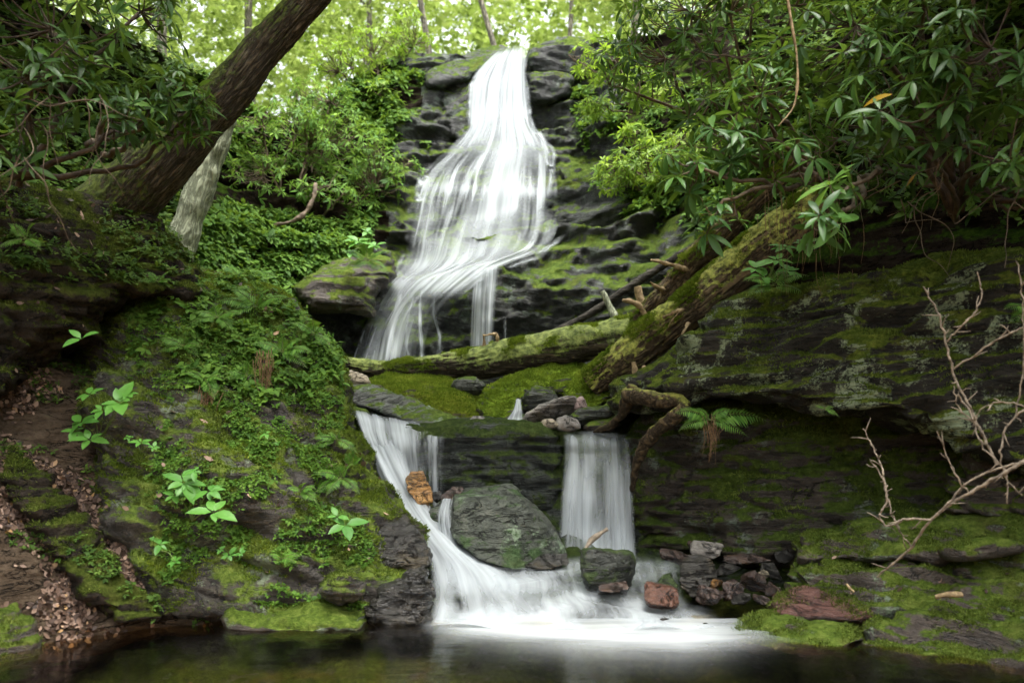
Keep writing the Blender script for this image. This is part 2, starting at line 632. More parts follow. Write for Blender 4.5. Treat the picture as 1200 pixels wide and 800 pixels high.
M = {}
MOSS_BRIGHT = ((.035, .06, .008), (.14, .22, .018), (.29, .40, .045))
MOSS_MID = ((.016, .030, .006), (.06, .095, .016), (.15, .20, .04))
MOSS_DARK = ((.009, .014, .004), (.034, .048, .010), (.085, .105, .028))
M['cliff'] = rock_mat('cliff_rock', rock=((.008, .009, .008), (.022, .024, .022), (.06, .064, .058)), moss=.2, mossc=MOSS_MID, rough=.5, wetspec=.35, dip=(-18, 0), lichen=.25, lichc=(.12, .15, .12))
M['ledge'] = rock_mat('ledge_rock', rock=((.008, .007, .005), (.022, .019, .014), (.05, .043, .032)), moss=.2, mossc=((.014, .024, .004), (.055, .08, .011), (.17, .20, .035)), rough=.65, lichen=.33, lichc=(.28, .34, .2), dip=(4, 0), wetspec=.2)
M['lichen'] = rock_mat('lichen_rock', rock=((.02, .018, .013), (.06, .055, .04), (.13, .12, .09)), moss=.02, mossc=MOSS_BRIGHT, rough=.75, lichen=1.5, lichc=(.36, .43, .29), dip=(6, 0), wetspec=.15)
M['ledge_low'] = rock_mat('lower_ledge_rock', rock=((.014, .012, .009), (.045, .036, .028), (.10, .08, .062)), moss=.46, mossc=((.012, .022, .005), (.045, .07, .012), (.11, .15, .03)), rough=.45, dip=(3, 0), lichen=.15, lichc=(.14, .17, .13), up=.5, wetspec=.25)
M['block'] = rock_mat('dark_block_rock', rock=((.010, .012, .011), (.03, .034, .03), (.07, .075, .065)), moss=.38, mossc=((.010, .018, .006), (.03, .046, .012), (.075, .10, .03)), rough=.5, wetspec=.2, up=.5)
M['shelf'] = rock_mat('shelf_rock', rock=((.02, .016, .013), (.06, .045, .035), (.13, .10, .08)), moss=.24, mossc=((.018, .032, .006), (.075, .115, .016), (.19, .235, .05)), rough=.5, dip=(-4, 0), lichen=.1)
M['shelf_red'] = rock_mat('red_shelf_rock', rock=((.03, .012, .010), (.085, .035, .026), (.15, .075, .055)), moss=-.35, mossc=MOSS_MID, rough=.42)
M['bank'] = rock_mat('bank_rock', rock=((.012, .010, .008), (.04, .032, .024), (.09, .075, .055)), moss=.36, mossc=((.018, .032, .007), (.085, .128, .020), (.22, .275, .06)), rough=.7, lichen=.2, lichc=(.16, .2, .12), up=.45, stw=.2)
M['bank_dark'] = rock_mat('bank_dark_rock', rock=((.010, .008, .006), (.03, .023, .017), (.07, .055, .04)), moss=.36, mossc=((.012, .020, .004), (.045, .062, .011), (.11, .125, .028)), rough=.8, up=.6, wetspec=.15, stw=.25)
M['moss_bright'] = rock_mat('bright_moss_rock', rock=((.03, .027, .02), (.09, .08, .06), (.2, .17, .13)), moss=.42, mossc=MOSS_BRIGHT, up=1.2)
M['moss_olive'] = rock_mat('olive_moss_rock', rock=((.03, .026, .018), (.09, .075, .045), (.2, .16, .09)), moss=.36, mossc=((.03, .045, .005), (.12, .15, .012), (.22, .25, .03)), rust=.5, rustc=(.12, .09, .02))
M['grey_slab'] = rock_mat('grey_slab_rock', rock=((.018, .02, .017), (.06, .064, .055), (.15, .15, .13)), moss=.02, mossc=MOSS_MID, rough=.5, lichen=.3, dip=(20, 0))
M['boulder'] = rock_mat('green_boulder_rock', rock=((.02, .023, .018), (.055, .062, .048), (.13, .13, .10)), moss=.22, mossc=((.018, .034, .014), (.045, .078, .032), (.095, .135, .065)), rough=.45, stw=.2, lichen=.1, up=.0, side=.22, wetspec=.3)
M['mossblock'] = rock_mat('speckled_moss_rock', rock=((.012, .014, .01), (.03, .034, .026), (.08, .085, .07)), moss=.42, mossc=((.015, .024, .01), (.045, .066, .026), (.12, .15, .07)), rough=.4, up=.4, stw=.1)
M['gold'] = rock_mat('golden_stone', stw=.15, rock=((.08, .036, .008), (.26, .125, .026), (.42, .25, .08)), moss=-1., rough=.3, wetspec=.6)
M['tan'] = rock_mat('tan_stone', stw=.2, rock=((.10, .08, .05), (.26, .22, .15), (.42, .36, .26)), moss=-.4, mossc=MOSS_MID, rough=.6)
M['greystone'] = rock_mat('grey_stone', stw=.2, rock=((.07, .065, .055), (.18, .165, .145), (.33, .31, .28)), moss=-.35, mossc=MOSS_MID, rough=.6, rust=.4, rustc=(.14, .10, .06))
M['pink'] = rock_mat('pink_stone', rock=((.16, .11, .10), (.3, .22, .2), (.42, .33, .3)), moss=-1., rough=.6)
M['darkgreen'] = rock_mat('dark_green_stone', rock=((.012, .014, .011), (.035, .04, .03), (.09, .09, .07)), moss=.1, mossc=MOSS_MID, rough=.4)
M['red'] = rock_mat('red_brown_stone', stw=.2, rock=((.025, .011, .007), (.085, .033, .018), (.15, .07, .042)), moss=-1., rough=.25, wetspec=.6)
M['brownwet'] = rock_mat('wet_brown_stone', rock=((.014, .008, .006), (.05, .028, .02), (.12, .075, .055)), moss=-.9, rough=.14, wetspec=.8, rust=.5, rustc=(.06, .03, .01), stw=.3)
M['blackwet'] = rock_mat('wet_black_stone', rock=((.006, .006, .005), (.02, .018, .014), (.06, .055, .045)), moss=-.8, rough=.17, wetspec=.6, rust=.3, rustc=(.06, .04, .01), stw=.35)
M['pool_bed'] = rock_mat('pool_bed', rock=((.10, .07, .036), (.22, .155, .085), (.34, .25, .15)), moss=-.6, rough=.9, wetspec=.1)
M['soil'] = rock_mat('soil', rock=((.026, .018, .011), (.075, .053, .034), (.155, .115, .08)), moss=-.16, mossc=((.012, .020, .004), (.04, .055, .009), (.085, .10, .016)), rough=.9, wetspec=.15, up=.3)
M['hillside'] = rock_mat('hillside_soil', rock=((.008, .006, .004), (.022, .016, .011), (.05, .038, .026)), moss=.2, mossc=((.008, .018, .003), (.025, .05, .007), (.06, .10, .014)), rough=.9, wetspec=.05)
M['forest_floor'] = rock_mat('forest_floor', rock=((.02, .013, .008), (.06, .04, .025), (.11, .08, .05)), moss=.1, mossc=MOSS_MID, rough=.9, wetspec=.1)

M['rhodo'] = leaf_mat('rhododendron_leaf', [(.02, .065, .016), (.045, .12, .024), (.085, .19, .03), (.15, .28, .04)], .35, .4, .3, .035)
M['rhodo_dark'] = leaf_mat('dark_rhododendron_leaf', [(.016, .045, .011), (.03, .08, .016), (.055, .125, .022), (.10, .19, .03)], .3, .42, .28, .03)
M['laurel'] = leaf_mat('laurel_leaf', [(.05, .12, .03), (.09, .2, .04), (.15, .29, .045), (.24, .39, .06)], .4, .5, .14, .01)
M['bright'] = leaf_mat('bright_leaf', [(.09, .19, .02), (.16, .29, .025), (.24, .38, .035), (.34, .46, .06)], .5, .5, .3)
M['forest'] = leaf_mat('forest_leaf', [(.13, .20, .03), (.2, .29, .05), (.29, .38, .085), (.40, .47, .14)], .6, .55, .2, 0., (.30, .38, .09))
M['herb'] = leaf_mat('herb_leaf', [(.06, .19, .03), (.09, .25, .035), (.12, .3, .045)], .35, .45, .35)
M['fern'] = leaf_mat('fern_leaf', [(.05, .14, .02), (.09, .21, .025), (.14, .28, .04)], .4, .5, .25)
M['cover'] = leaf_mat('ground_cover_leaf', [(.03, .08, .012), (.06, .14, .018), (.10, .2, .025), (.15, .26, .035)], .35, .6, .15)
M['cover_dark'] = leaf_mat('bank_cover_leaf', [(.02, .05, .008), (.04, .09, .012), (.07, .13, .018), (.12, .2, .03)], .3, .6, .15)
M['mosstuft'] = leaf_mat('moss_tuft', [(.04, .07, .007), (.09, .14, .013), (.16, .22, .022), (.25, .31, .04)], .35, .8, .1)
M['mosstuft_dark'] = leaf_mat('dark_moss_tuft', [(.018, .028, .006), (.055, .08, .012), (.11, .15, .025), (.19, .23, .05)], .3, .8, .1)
M['leaf_mass'] = leaf_mat('canopy_leaf', [(.03, .07, .012), (.06, .12, .016), (.09, .17, .02)], .3, .5, .3)
M['litter'] = NT('leaf_litter')
def _litter():
    N = M['litter']
    at = N.n('Attribute', attribute_name='rnd').outputs['Fac']
    c = N.ramp(at, [(0, (.025, .014, .009)), (.4, (.09, .055, .038)), (.75, (.19, .125, .09)), (.93, (.32, .22, .16)), (1, (.32, .19, .07))])
    return N.done(N.principled(c, .6, None, .3))
M['litter'] = _litter()
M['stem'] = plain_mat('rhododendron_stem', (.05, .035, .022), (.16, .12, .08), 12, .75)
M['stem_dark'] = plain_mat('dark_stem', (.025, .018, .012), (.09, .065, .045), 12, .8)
M['herb_stem'] = plain_mat('herb_stem', (.07, .12, .03), (.14, .18, .05), 20)
M['deadwood'] = plain_mat('dead_branch', (.10, .08, .06), (.30, .245, .18), 26, .75, .25, .006)
M['palewood'] = plain_mat('pale_broken_wood', (.12, .08, .04), (.36, .27, .15), 28, .75, .2, .006)
M['root_fibre'] = plain_mat('root_fibre', (.08, .045, .022), (.22, .14, .07), 30, .85)
M['bark'] = bark_mat('leaning_tree_bark', (.075, .06, .04), (.23, .19, .135), .38, ((.03, .045, .008), (.10, .13, .02)), (34, 34, 2.2), .03, (0, -40, 0))
M['log_moss'] = bark_mat('mossy_log_bark', (.04, .03, .018), (.13, .105, .065), .36, ((.05, .07, .015), (.19, .23, .06)), (2.5, 20, 20), .03)
M['log_big'] = bark_mat('leaning_log_bark', (.08, .055, .03), (.25, .185, .10), .3, ((.08, .095, .016), (.36, .38, .08)), (1.6, 20, 20), .03, (0, 40, 0))
M['log_broken'] = bark_mat('broken_log_bark', (.09, .06, .03), (.26, .19, .10), 0., ((.07, .085, .015), (.24, .25, .05)), (3, 20, 20), .03, (0, 45, 0))
M['pole'] = bark_mat('dark_pole_bark', (.03, .026, .02), (.10, .09, .07), -.5, MOSS_MID[:2], (3, 22, 22), .01)
M['pale_bark'] = bark_mat('pale_snag_bark', (.30, .33, .22), (.52, .55, .40), -.55, ((.07, .10, .03), (.16, .2, .07)), (22, 22, 5), .012, (0, -15, 0))
M['trunk_far'] = bark_mat('forest_trunk_bark', (.2, .18, .14), (.46, .42, .34), -.6, MOSS_MID[:2], (14, 14, 3), .015)
M['root_moss'] = bark_mat('mossy_root_bark', (.05, .033, .016), (.16, .11, .055), .0, ((.07, .08, .012), (.22, .22, .045)), (12, 12, 12), .02)

def water_mat():
    N = NT('white_water')
    d = N.n('Attribute', attribute_name='dens').outputs['Fac']
    df = N.n('BsdfDiffuse'); df.inputs[0].default_value = (.57, .615, .64, 1)
    tr = N.n('BsdfTranslucent'); tr.inputs[0].default_value = (.57, .615, .64, 1)
    m1 = N.n('MixShader'); m1.inputs[0].default_value = .4
    N.l(df.outputs[0], m1.inputs[1]); N.l(tr.outputs[0], m1.inputs[2])
    tp = N.n('BsdfTransparent')
    m2 = N.n('MixShader')
    N.l(d, m2.inputs[0]); N.l(tp.outputs[0], m2.inputs[1]); N.l(m1.outputs[0], m2.inputs[2])
    return N.done(m2.outputs[0])
M['white_water'] = water_mat()

def pool_mat():
    N = NT('pool_water')
    tc = N.n('TexCoord').outputs['Object']
    nn = N.noise(N.mapping(tc, (1.0, 3.0, 1)), 2.2, 4, .5, .5)
    nb = N.bump(nn, .22, .02)
    fr = N.n('Fresnel'); fr.inputs[0].default_value = 1.33
    N.l(nb, fr.inputs['Normal'])
    tp = N.n('BsdfTransparent'); tp.inputs[0].default_value = (.92, .80, .58, 1)
    gl = N.n('BsdfGlossy'); gl.inputs['Roughness'].default_value = .13
    gl.inputs[0].default_value = (1, 1, 1, 1)
    N.l(nb, gl.inputs['Normal'])
    m = N.n('MixShader')
    N.l(N.math('MULTIPLY', fr.outputs[0], 1.0, True), m.inputs[0]); N.l(tp.outputs[0], m.inputs[1]); N.l(gl.outputs[0], m.inputs[2])
    return N.done(m.outputs[0])
M['pool'] = pool_mat()

# ------------------------------------------------------------------ the cliff: y = g(x, z)
CL = [  # px, py, Y of the bare rock
    (350, 440, 10.3), (430, 430, 10.5), (500, 428, 10.2), (560, 420, 9.75), (600, 415, 9.6), (680, 405, 9.3), (760, 395, 9.0),
    (430, 395, 10.9), (490, 340, 10.9), (530, 330, 10.3), (575, 325, 9.95), (600, 335, 9.75), (660, 330, 9.6), (720, 320, 9.4), (770, 310, 9.2),
    (460, 330, 11.3), (520, 300, 11.2), (600, 300, 10.9), (650, 295, 10.6), (700, 275, 10.5), (755, 255, 10.2),
    (480, 285, 11.6), (560, 280, 11.4), (630, 280, 11.3),
    (480, 225, 11.9), (560, 220, 11.7), (640, 225, 11.7), (700, 220, 11.7), (760, 200, 11.2),
    (500, 205, 12.4), (560, 190, 12.5), (625, 185, 12.4), (690, 170, 12.4),
    (545, 168, 13.0), (625, 160, 13.0), (550, 100, 13.25), (620, 100, 13.25), (690, 100, 13.1), (500, 120, 13.0),
    (600, 78, 13.6), (500, 78, 13.4), (700, 70, 13.4), (430, 90, 13.4),
    (430, 180, 12.2), (400, 260, 11.4), (430, 310, 11.0), (380, 330, 10.2), (330, 300, 10.4), (320, 380, 9.3), (300, 230, 11.6), (270, 330, 9.2),
    (200, 300, 8.6), (200, 100, 11.0), (100, 200, 8.2), (0, 100, 7.8), (0, 300, 6.8), (-300, 100, 6.0), (-300, 500, 5.2), (-700, 300, 3.6), (-1200, 300, 2.6),
    (830, 280, 9.2), (800, 200, 10.2), (850, 120, 10.8), (850, 380, 8.4), (950, 250, 8.3), (1050, 150, 8.4), (1100, 350, 7.3), (1200, 100, 7.6), (1300, 350, 6.3),
    (1500, 200, 5.8), (1500, 600, 5.0), (1900, 300, 4.0), (2400, 300, 3.0), (900, 40, 12.0), (300, 40, 13.0), (1200, 0, 9.0), (0, -60, 9.5), (850, 550, 7.9), (300, 550, 7.6), (600, 520, 10.0),
]
_cw = PA([c for c in CL])
gbase = rbf(np.column_stack([_cw[:, 0], _cw[:, 2], _cw[:, 1]]), .02)

def terr(t, a):
    fr = t - np.floor(t)
    return np.floor(t) + sstep(a, 1.0, fr)

def cliffY(x, z):
    p = np.stack([x, np.zeros_like(x), z], 1)
    wp = fbm(p * .55, 3, .5, 2) * .95 + fbm(p * 1.7, 3, .5, 4) * .34
    dip = np.where(x > 0, -.24, .10) * sstep(0, .8, np.abs(x))
    h1 = .95
    z1 = (z + dip * x + wp) / h1
    zt = terr(z1, .72) * h1 - dip * x - wp
    za = z * .5 + zt * .5
    h2 = .21
    z2 = (za + dip * x * .4 + wp * .6) / h2
    zb = terr(z2, .6) * h2 - dip * x * .4 - wp * .6
    zz = za * .35 + zb * .65
    y = gbase(np.column_stack([x, zz]))
    y = y + fbm(p * 1.1, 5, .5, 9) * .16 + fbm(p * np.array([1.6, 1, 8]), 4, .6, 12) * .10
    return y

def grid_faces(W, H):
    i, j = np.meshgrid(np.arange(H - 1), np.arange(W - 1), indexing='ij')
    a = (i * W + j).ravel()
    return np.stack([a, a + 1, a + W + 1, a + W], 1)

ZTOP = 7.0
def ztop(x):
    return 6.95 + np.where(x > 0, .10, .06) * np.abs(x) ** 1.25 - 1.5 * sstep(1.6, 3.2, -x) + .22 * perlin(np.stack([x * .8, x * 0 + 3.3, x * 0], 1))

xs = np.concatenate([np.arange(-11, -6.4, .11), np.arange(-6.4, 5.6, .03), np.arange(5.6, 11, .11)])
vs = np.linspace(0, 1, 235)
gx, gv = np.meshgrid(xs, vs)
zt_ = ztop(xs)
gz = -.6 + (zt_[None] + .6) * gv
X, Z = gx.ravel(), gz.ravel()
Yc = cliffY(X, Z)
Yc = np.clip(Yc, 1.2, 30)
me = mesh_np('cliff', np.stack([X, Yc, Z], 1), grid_faces(len(xs), len(vs)))
CLIFF = surf(me)
topY = Yc.reshape(len(vs), -1)[-1]
oc = struct('cliff', me, M['cliff'])
me.materials.append(M['hillside'])
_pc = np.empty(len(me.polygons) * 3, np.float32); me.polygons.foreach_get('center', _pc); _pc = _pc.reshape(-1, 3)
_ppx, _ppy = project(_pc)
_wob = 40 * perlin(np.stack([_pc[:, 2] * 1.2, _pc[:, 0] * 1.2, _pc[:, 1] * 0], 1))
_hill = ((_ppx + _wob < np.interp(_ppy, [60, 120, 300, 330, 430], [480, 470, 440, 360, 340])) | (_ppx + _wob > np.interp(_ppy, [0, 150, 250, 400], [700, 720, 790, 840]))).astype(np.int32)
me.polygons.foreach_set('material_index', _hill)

# upper terrace behind the lip: forest floor, rising away
bands = np.array([0, .15, .5, 1.2, 2.5, 5, 9, 16, 28, 50])
X2 = np.repeat(xs[None], len(bands), 0)
Y2 = topY[None] + bands[:, None]
Z2 = zt_[None] + np.array([0, .03, .05, .1, .2, .5, 1.2, 2.6, 5.5, 11])[:, None]
X2 = X2 * (1 + bands[:, None] / 14)
me = mesh_np('plateau', np.stack([X2.ravel(), Y2.ravel(), Z2.ravel()], 1), grid_faces(len(xs), len(bands)))
struct('forest_floor', me, M['forest_floor'])

# ground under everything, reaching far out; pool bed
gxs = np.concatenate([[-90, -40, -20, -12], np.arange(-9, 9.01, .25), [12, 20, 40, 90]])
gys = np.concatenate([[-90, -40, -20, -10, -6], np.arange(-4, 5.01, .25)])
GX, GY = np.meshgrid(gxs, gys)
gp = np.stack([GX.ravel(), GY.ravel(), GX.ravel() * 0], 1)
rise = np.clip(np.abs(GX.ravel()) - 3.4 - .3 * np.sin(GY.ravel()), 0, 12)
GZ = -.33 + rise * .75 + fbm(gp * .9, 4, .5, 3) * .10
me = mesh_np('pool_bed', np.stack([GX.ravel(), GY.ravel(), GZ], 1), grid_faces(len(gxs), len(gys)))
BED = surf(me)
struct('ground', me, M['pool_bed'])

# bed of the stream between the pool and the cliff
BC = [(-3, 4.5, -.4), (0, 4.5, -.42), (3, 4.5, -.4), (-3, 5.3, -.3), (0, 5.2, -.25), (3, 5.2, -.3), (-.6, 5.8, -.02), (.4, 5.8, -.05), (1.5, 5.8, -.03), (-.6, 6.4, .16), (.5, 6.4, .1), (1.4, 6.5, .05),
      (-1, 6.9, .35), (0, 6.9, .2), (1, 6.9, .12), (-1.1, 7.25, .95), (-.3, 7.25, .98), (.5, 7.25, 1.05), (1.2, 7.25, 1.0), (-2, 7.3, 1.1), (2, 7.3, 1.0), (-2, 8.5, 1.25), (0, 8.5, 1.2), (2, 8.5, 1.2), (-2, 10.5, 1.7), (0, 10.5, 1.6), (2, 10.5, 1.6)]
bf = rbf([(a, b, c) for a, b, c in BC])
bx_, by_ = np.arange(-2.6, 2.6, .035), np.arange(4.4, 10.6, .035)
GX, GY = np.meshgrid(bx_, by_)
q = np.stack([GX.ravel(), GY.ravel()], 1)
zb_ = bf(q) + fbm(np.column_stack([q * 2.2, q[:, :1] * 0]), 5, .5, 6) * .07
me = mesh_np('bed', np.column_stack([q, zb_]), grid_faces(len(bx_), len(by_)))
struct('stream_bed', me, M['block'])

# ------------------------------------------------------------------ big rock masses (terrain)
def mass(name, mat, kind='structure', label=None, cat='rock', **kw):
    me = rock_mesh(**kw)
    SURF[label or name] = surf(me)
    if kind == 'structure':
        return struct(name, me, M[mat])
    o = link(name, me, M[mat])
    return tag(o, label, cat)

def rock(label, mat, name='rock', **kw):
    return mass(name, mat, kind='thing', label=label, **kw)

# left bank
mass('left_bank', 'bank', pts=[(150, 345), (230, 318), (290, 330), (335, 350), (378, 385), (402, 440), (418, 500), (450, 560), (486, 610), (503, 655), (496, 700), (488, 745), (400, 752), (300, 752), (215, 740), (150, 690), (110, 600), (90, 480), (100, 400)],
     Y=[(490, 740, 5.25), (400, 740, 5.2), (250, 735, 5.15), (490, 650, 5.75), (440, 560, 6.1), (300, 640, 5.3), (330, 520, 5.65), (400, 500, 6.0), (200, 600, 5.35), (160, 480, 5.6), (300, 400, 6.3), (380, 400, 6.6), (200, 370, 6.1), (300, 350, 6.8), (110, 420, 5.8), (320, 585, 5.35), (250, 560, 5.3)],
     Tf=.5, Tb=1.2, Rb=38, vox=.017, amp=.115, sc=2.1, dip=(-20, 0), seed=1., layer=.4)
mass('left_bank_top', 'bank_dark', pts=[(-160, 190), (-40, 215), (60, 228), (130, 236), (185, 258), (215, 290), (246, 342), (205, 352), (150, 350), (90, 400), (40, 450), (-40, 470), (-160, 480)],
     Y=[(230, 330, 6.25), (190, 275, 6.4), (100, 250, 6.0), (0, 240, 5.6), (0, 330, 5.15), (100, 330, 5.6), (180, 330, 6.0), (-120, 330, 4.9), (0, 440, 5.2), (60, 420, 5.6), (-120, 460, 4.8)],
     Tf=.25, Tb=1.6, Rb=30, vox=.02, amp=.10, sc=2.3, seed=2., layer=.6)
mass('left_slope', 'soil', pts=[(-220, 400), (0, 405), (80, 420), (140, 470), (185, 560), (215, 640), (235, 700), (255, 742), (160, 752), (60, 775), (-60, 800), (-220, 830)],
     Y=[(250, 735, 5.15), (160, 745, 4.95), (60, 758, 4.72), (-60, 785, 4.3), (-200, 800, 4.0), (150, 620, 5.4), (60, 620, 5.15), (-60, 620, 4.7), (100, 480, 5.85), (0, 480, 5.5), (-150, 500, 4.9), (200, 690, 5.3)],
     Tf=.25, Tb=1.0, Rb=30, vox=.02, amp=.05, sc=2.2, seed=3., layer=.4)
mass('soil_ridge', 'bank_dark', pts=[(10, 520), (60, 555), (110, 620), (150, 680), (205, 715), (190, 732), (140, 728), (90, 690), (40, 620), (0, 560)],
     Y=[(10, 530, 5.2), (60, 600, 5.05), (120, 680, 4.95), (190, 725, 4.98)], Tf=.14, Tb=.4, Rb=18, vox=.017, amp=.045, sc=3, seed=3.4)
# right ledges
mass('right_ledge', 'ledge', pts=[(716, 478), (722, 452), (745, 440), (790, 420), (812, 392), (840, 362), (872, 346), (930, 338), (1000, 322), (1080, 306), (1200, 288), (1340, 270), (1340, 600), (1200, 560), (1120, 520), (1040, 494), (960, 484), (880, 478), (820, 476), (770, 484), (735, 490)],
     Y=[(720, 470, 7.0), (745, 450, 6.85), (800, 420, 6.6), (850, 370, 6.6), (900, 350, 6.5), (1000, 330, 6.1), (1200, 300, 5.4), (800, 465, 6.35), (900, 440, 5.95), (1000, 440, 5.65), (1100, 450, 5.4), (1200, 480, 5.1), (1300, 450, 4.9)],
     Tf=.35, Tb=1.6, Rb=26, vox=.018, amp=.065, sc=1.6, dip=(7, 0), seed=4., layer=1.7)
mass('right_wall', 'ledge_low', pts=[(738, 500), (760, 478), (850, 466), (1000, 466), (1200, 480), (1320, 520), (1320, 720), (1100, 700), (930, 690), (860, 672), (790, 655), (748, 640), (735, 580)],
     Y=[(740, 500, 7.05), (745, 630, 6.9), (800, 560, 6.6), (850, 640, 6.35), (900, 500, 6.4), (900, 640, 6.15), (1000, 560, 6.1), (1100, 620, 5.8), (1200, 560, 5.7), (1300, 650, 5.3)],
     Tf=.3, Tb=1.5, Rb=24, vox=.019, amp=.075, sc=1.6, dip=(4, 0), seed=5., layer=1.2)
# the dark block under the ledge between the two falls
mass('ledge_block', 'block', pts=[(466, 505), (500, 497), (560, 494), (620, 496), (652, 503), (662, 530), (660, 590), (664, 655), (560, 668), (470, 650), (455, 560)],
     Y=[(470, 500, 7.15), (560, 500, 6.98), (655, 505, 7.0), (560, 650, 6.95), (655, 640, 7.0), (560, 570, 6.88), (480, 640, 7.1)], Tf=.22, Tb=1.1, Rb=14, vox=.017, amp=.05, sc=2.2, seed=6.)

# ------------------------------------------------------------------ shelf of layered slabs, lower right


G_SHELF = []
rock('long mossy slab on top of the layered shelf, its upper edge rising to the right', 'shelf', 'rock_slab', pts=[(930, 640), (938, 626), (985, 617), (1040, 606), (1110, 596), (1230, 588), (1230, 640), (1100, 655), (1000, 662), (935, 660)],
     Y=[(935, 650, 5.55), (1000, 630, 5.5), (1100, 610, 5.45), (1220, 620, 5.0)], Tf=.25, Tb=.7, Rb=14, vox=.015, amp=.035, sc=3, dip=(-6, 0), seed=7., layer=1.4)
rock('thick mossy layer in the middle of the shelf under the dead branch', 'shelf', 'rock_slab', pts=[(918, 700), (930, 664), (960, 650), (1040, 645), (1130, 638), (1240, 630), (1240, 740), (1100, 728), (1000, 718), (940, 712)],
     Y=[(925, 690, 5.3), (1000, 655, 5.35), (1000, 710, 5.0), (1220, 660, 4.8), (1220, 725, 4.6)], Tf=.3, Tb=.7, Rb=18, vox=.015, amp=.05, sc=2.6, dip=(-4, 0), seed=8., layer=1.5)
rock('dark red-brown slab sticking out under the mossy layers of the shelf', 'shelf_red', 'rock_slab', pts=[(898, 708), (905, 697), (940, 688), (1000, 700), (1020, 716), (1010, 730), (950, 730), (905, 722)],
     Y=[(900, 710, 5.2), (1000, 705, 4.98), (960, 726, 4.96)], Tf=.14, Tb=.5, Rb=9, vox=.013, amp=.025, sc=4, seed=9.)
rock('low mossy rock at the waterline below the red-brown slab', 'shelf', 'shore_rock', pts=[(845, 742), (862, 727), (905, 716), (950, 718), (1000, 730), (1012, 748), (990, 764), (900, 766), (852, 758)],
     Y=[(850, 745, 5.0), (930, 722, 5.0), (930, 752, 4.72), (1005, 748, 4.7)], Tf=.2, Tb=.4, Rb=14, vox=.014, amp=.03, sc=3.5, seed=10.)
rock('wide mossy rock at the waterline below the flat orange wood chip', 'shelf', 'shore_rock', pts=[(1000, 742), (1020, 722), (1050, 710), (1110, 703), (1180, 712), (1250, 722), (1250, 800), (1120, 784), (1040, 774), (995, 764)],
     Y=[(1005, 750, 4.75), (1080, 712, 4.85), (1100, 765, 4.45), (1240, 730, 4.45), (1240, 790, 4.15)], Tf=.22, Tb=.5, Rb=18, vox=.014, amp=.05, sc=3, dip=(-4, 0), seed=11., layer=1.5)
rock('mossy block standing under the overhang behind the dead branches', 'shelf', 'rock_slab', pts=[(1105, 600), (1108, 560), (1135, 530), (1180, 512), (1260, 500), (1260, 620), (1180, 622), (1120, 616)],
     Y=[(1110, 590, 5.5), (1150, 540, 5.4), (1250, 520, 5.0), (1250, 610, 4.95)], Tf=.25, Tb=.6, Rb=18, vox=.016, amp=.05, sc=2.6, seed=12., layer=1.3)
rock('small mossy hump on the shelf right of the dead branch', 'shelf', 'rock_slab', pts=[(1100, 645), (1112, 636), (1165, 630), (1200, 636), (1198, 650), (1150, 656), (1108, 653)], Y=4.85, Tf=.1, Tb=.3, Rb=8, vox=.013, amp=.02, sc=4, seed=12.5)

# left shore
rock('mossy rock at the waterline in the bottom left corner', 'shelf', 'shore_rock', pts=[(-90, 700), (-30, 696), (15, 705), (38, 728), (52, 752), (40, 775), (-90, 800)], Y=[(-40, 710, 4.5), (30, 740, 4.65), (20, 765, 4.5), (-80, 780, 4.2)], Tf=.2, Tb=.5, Rb=18, vox=.014, amp=.035, sc=3, seed=13.)
rock('long low mossy slab at the foot of the left bank', 'shelf', 'shore_rock', pts=[(262, 712), (290, 695), (350, 700), (410, 705), (428, 720), (420, 742), (330, 744), (270, 738)], Y=[(270, 725, 5.1), (420, 720, 5.15), (340, 740, 4.98)], Tf=.14, Tb=.5, Rb=12, vox=.013, amp=.03, sc=4, seed=14.)
rock('rounded mossy lump on the left bank above the long low slab', 'bank', 'rock', pts=[(376, 690), (388, 672), (412, 670), (428, 682), (424, 702), (396, 708), (380, 702)], Y=5.12, Tf=.1, Tb=.3, Rb=14, vox=.012, amp=.018, sc=5, seed=15.)
rock('dark wet rock where the left bank meets the cascade', 'blackwet', 'shore_rock', pts=[(420, 725), (440, 690), (470, 672), (498, 668), (508, 690), (500, 740), (450, 745)], Y=[(440, 720, 5.2), (500, 700, 5.2), (480, 740, 5.15)], Tf=.16, Tb=.4, Rb=14, vox=.013, amp=.035, sc=4, seed=16.)
rock('black wet ledge of rock beside the chute on the left bank', 'blackwet', 'rock_slab', pts=[(425, 640), (436, 618), (470, 600), (490, 618), (506, 655), (495, 672), (455, 668)], Y=[(440, 640, 5.65), (500, 650, 5.7), (470, 665, 5.55)], Tf=.16, Tb=.5, Rb=14, vox=.013, amp=.035, sc=4, seed=16.6)

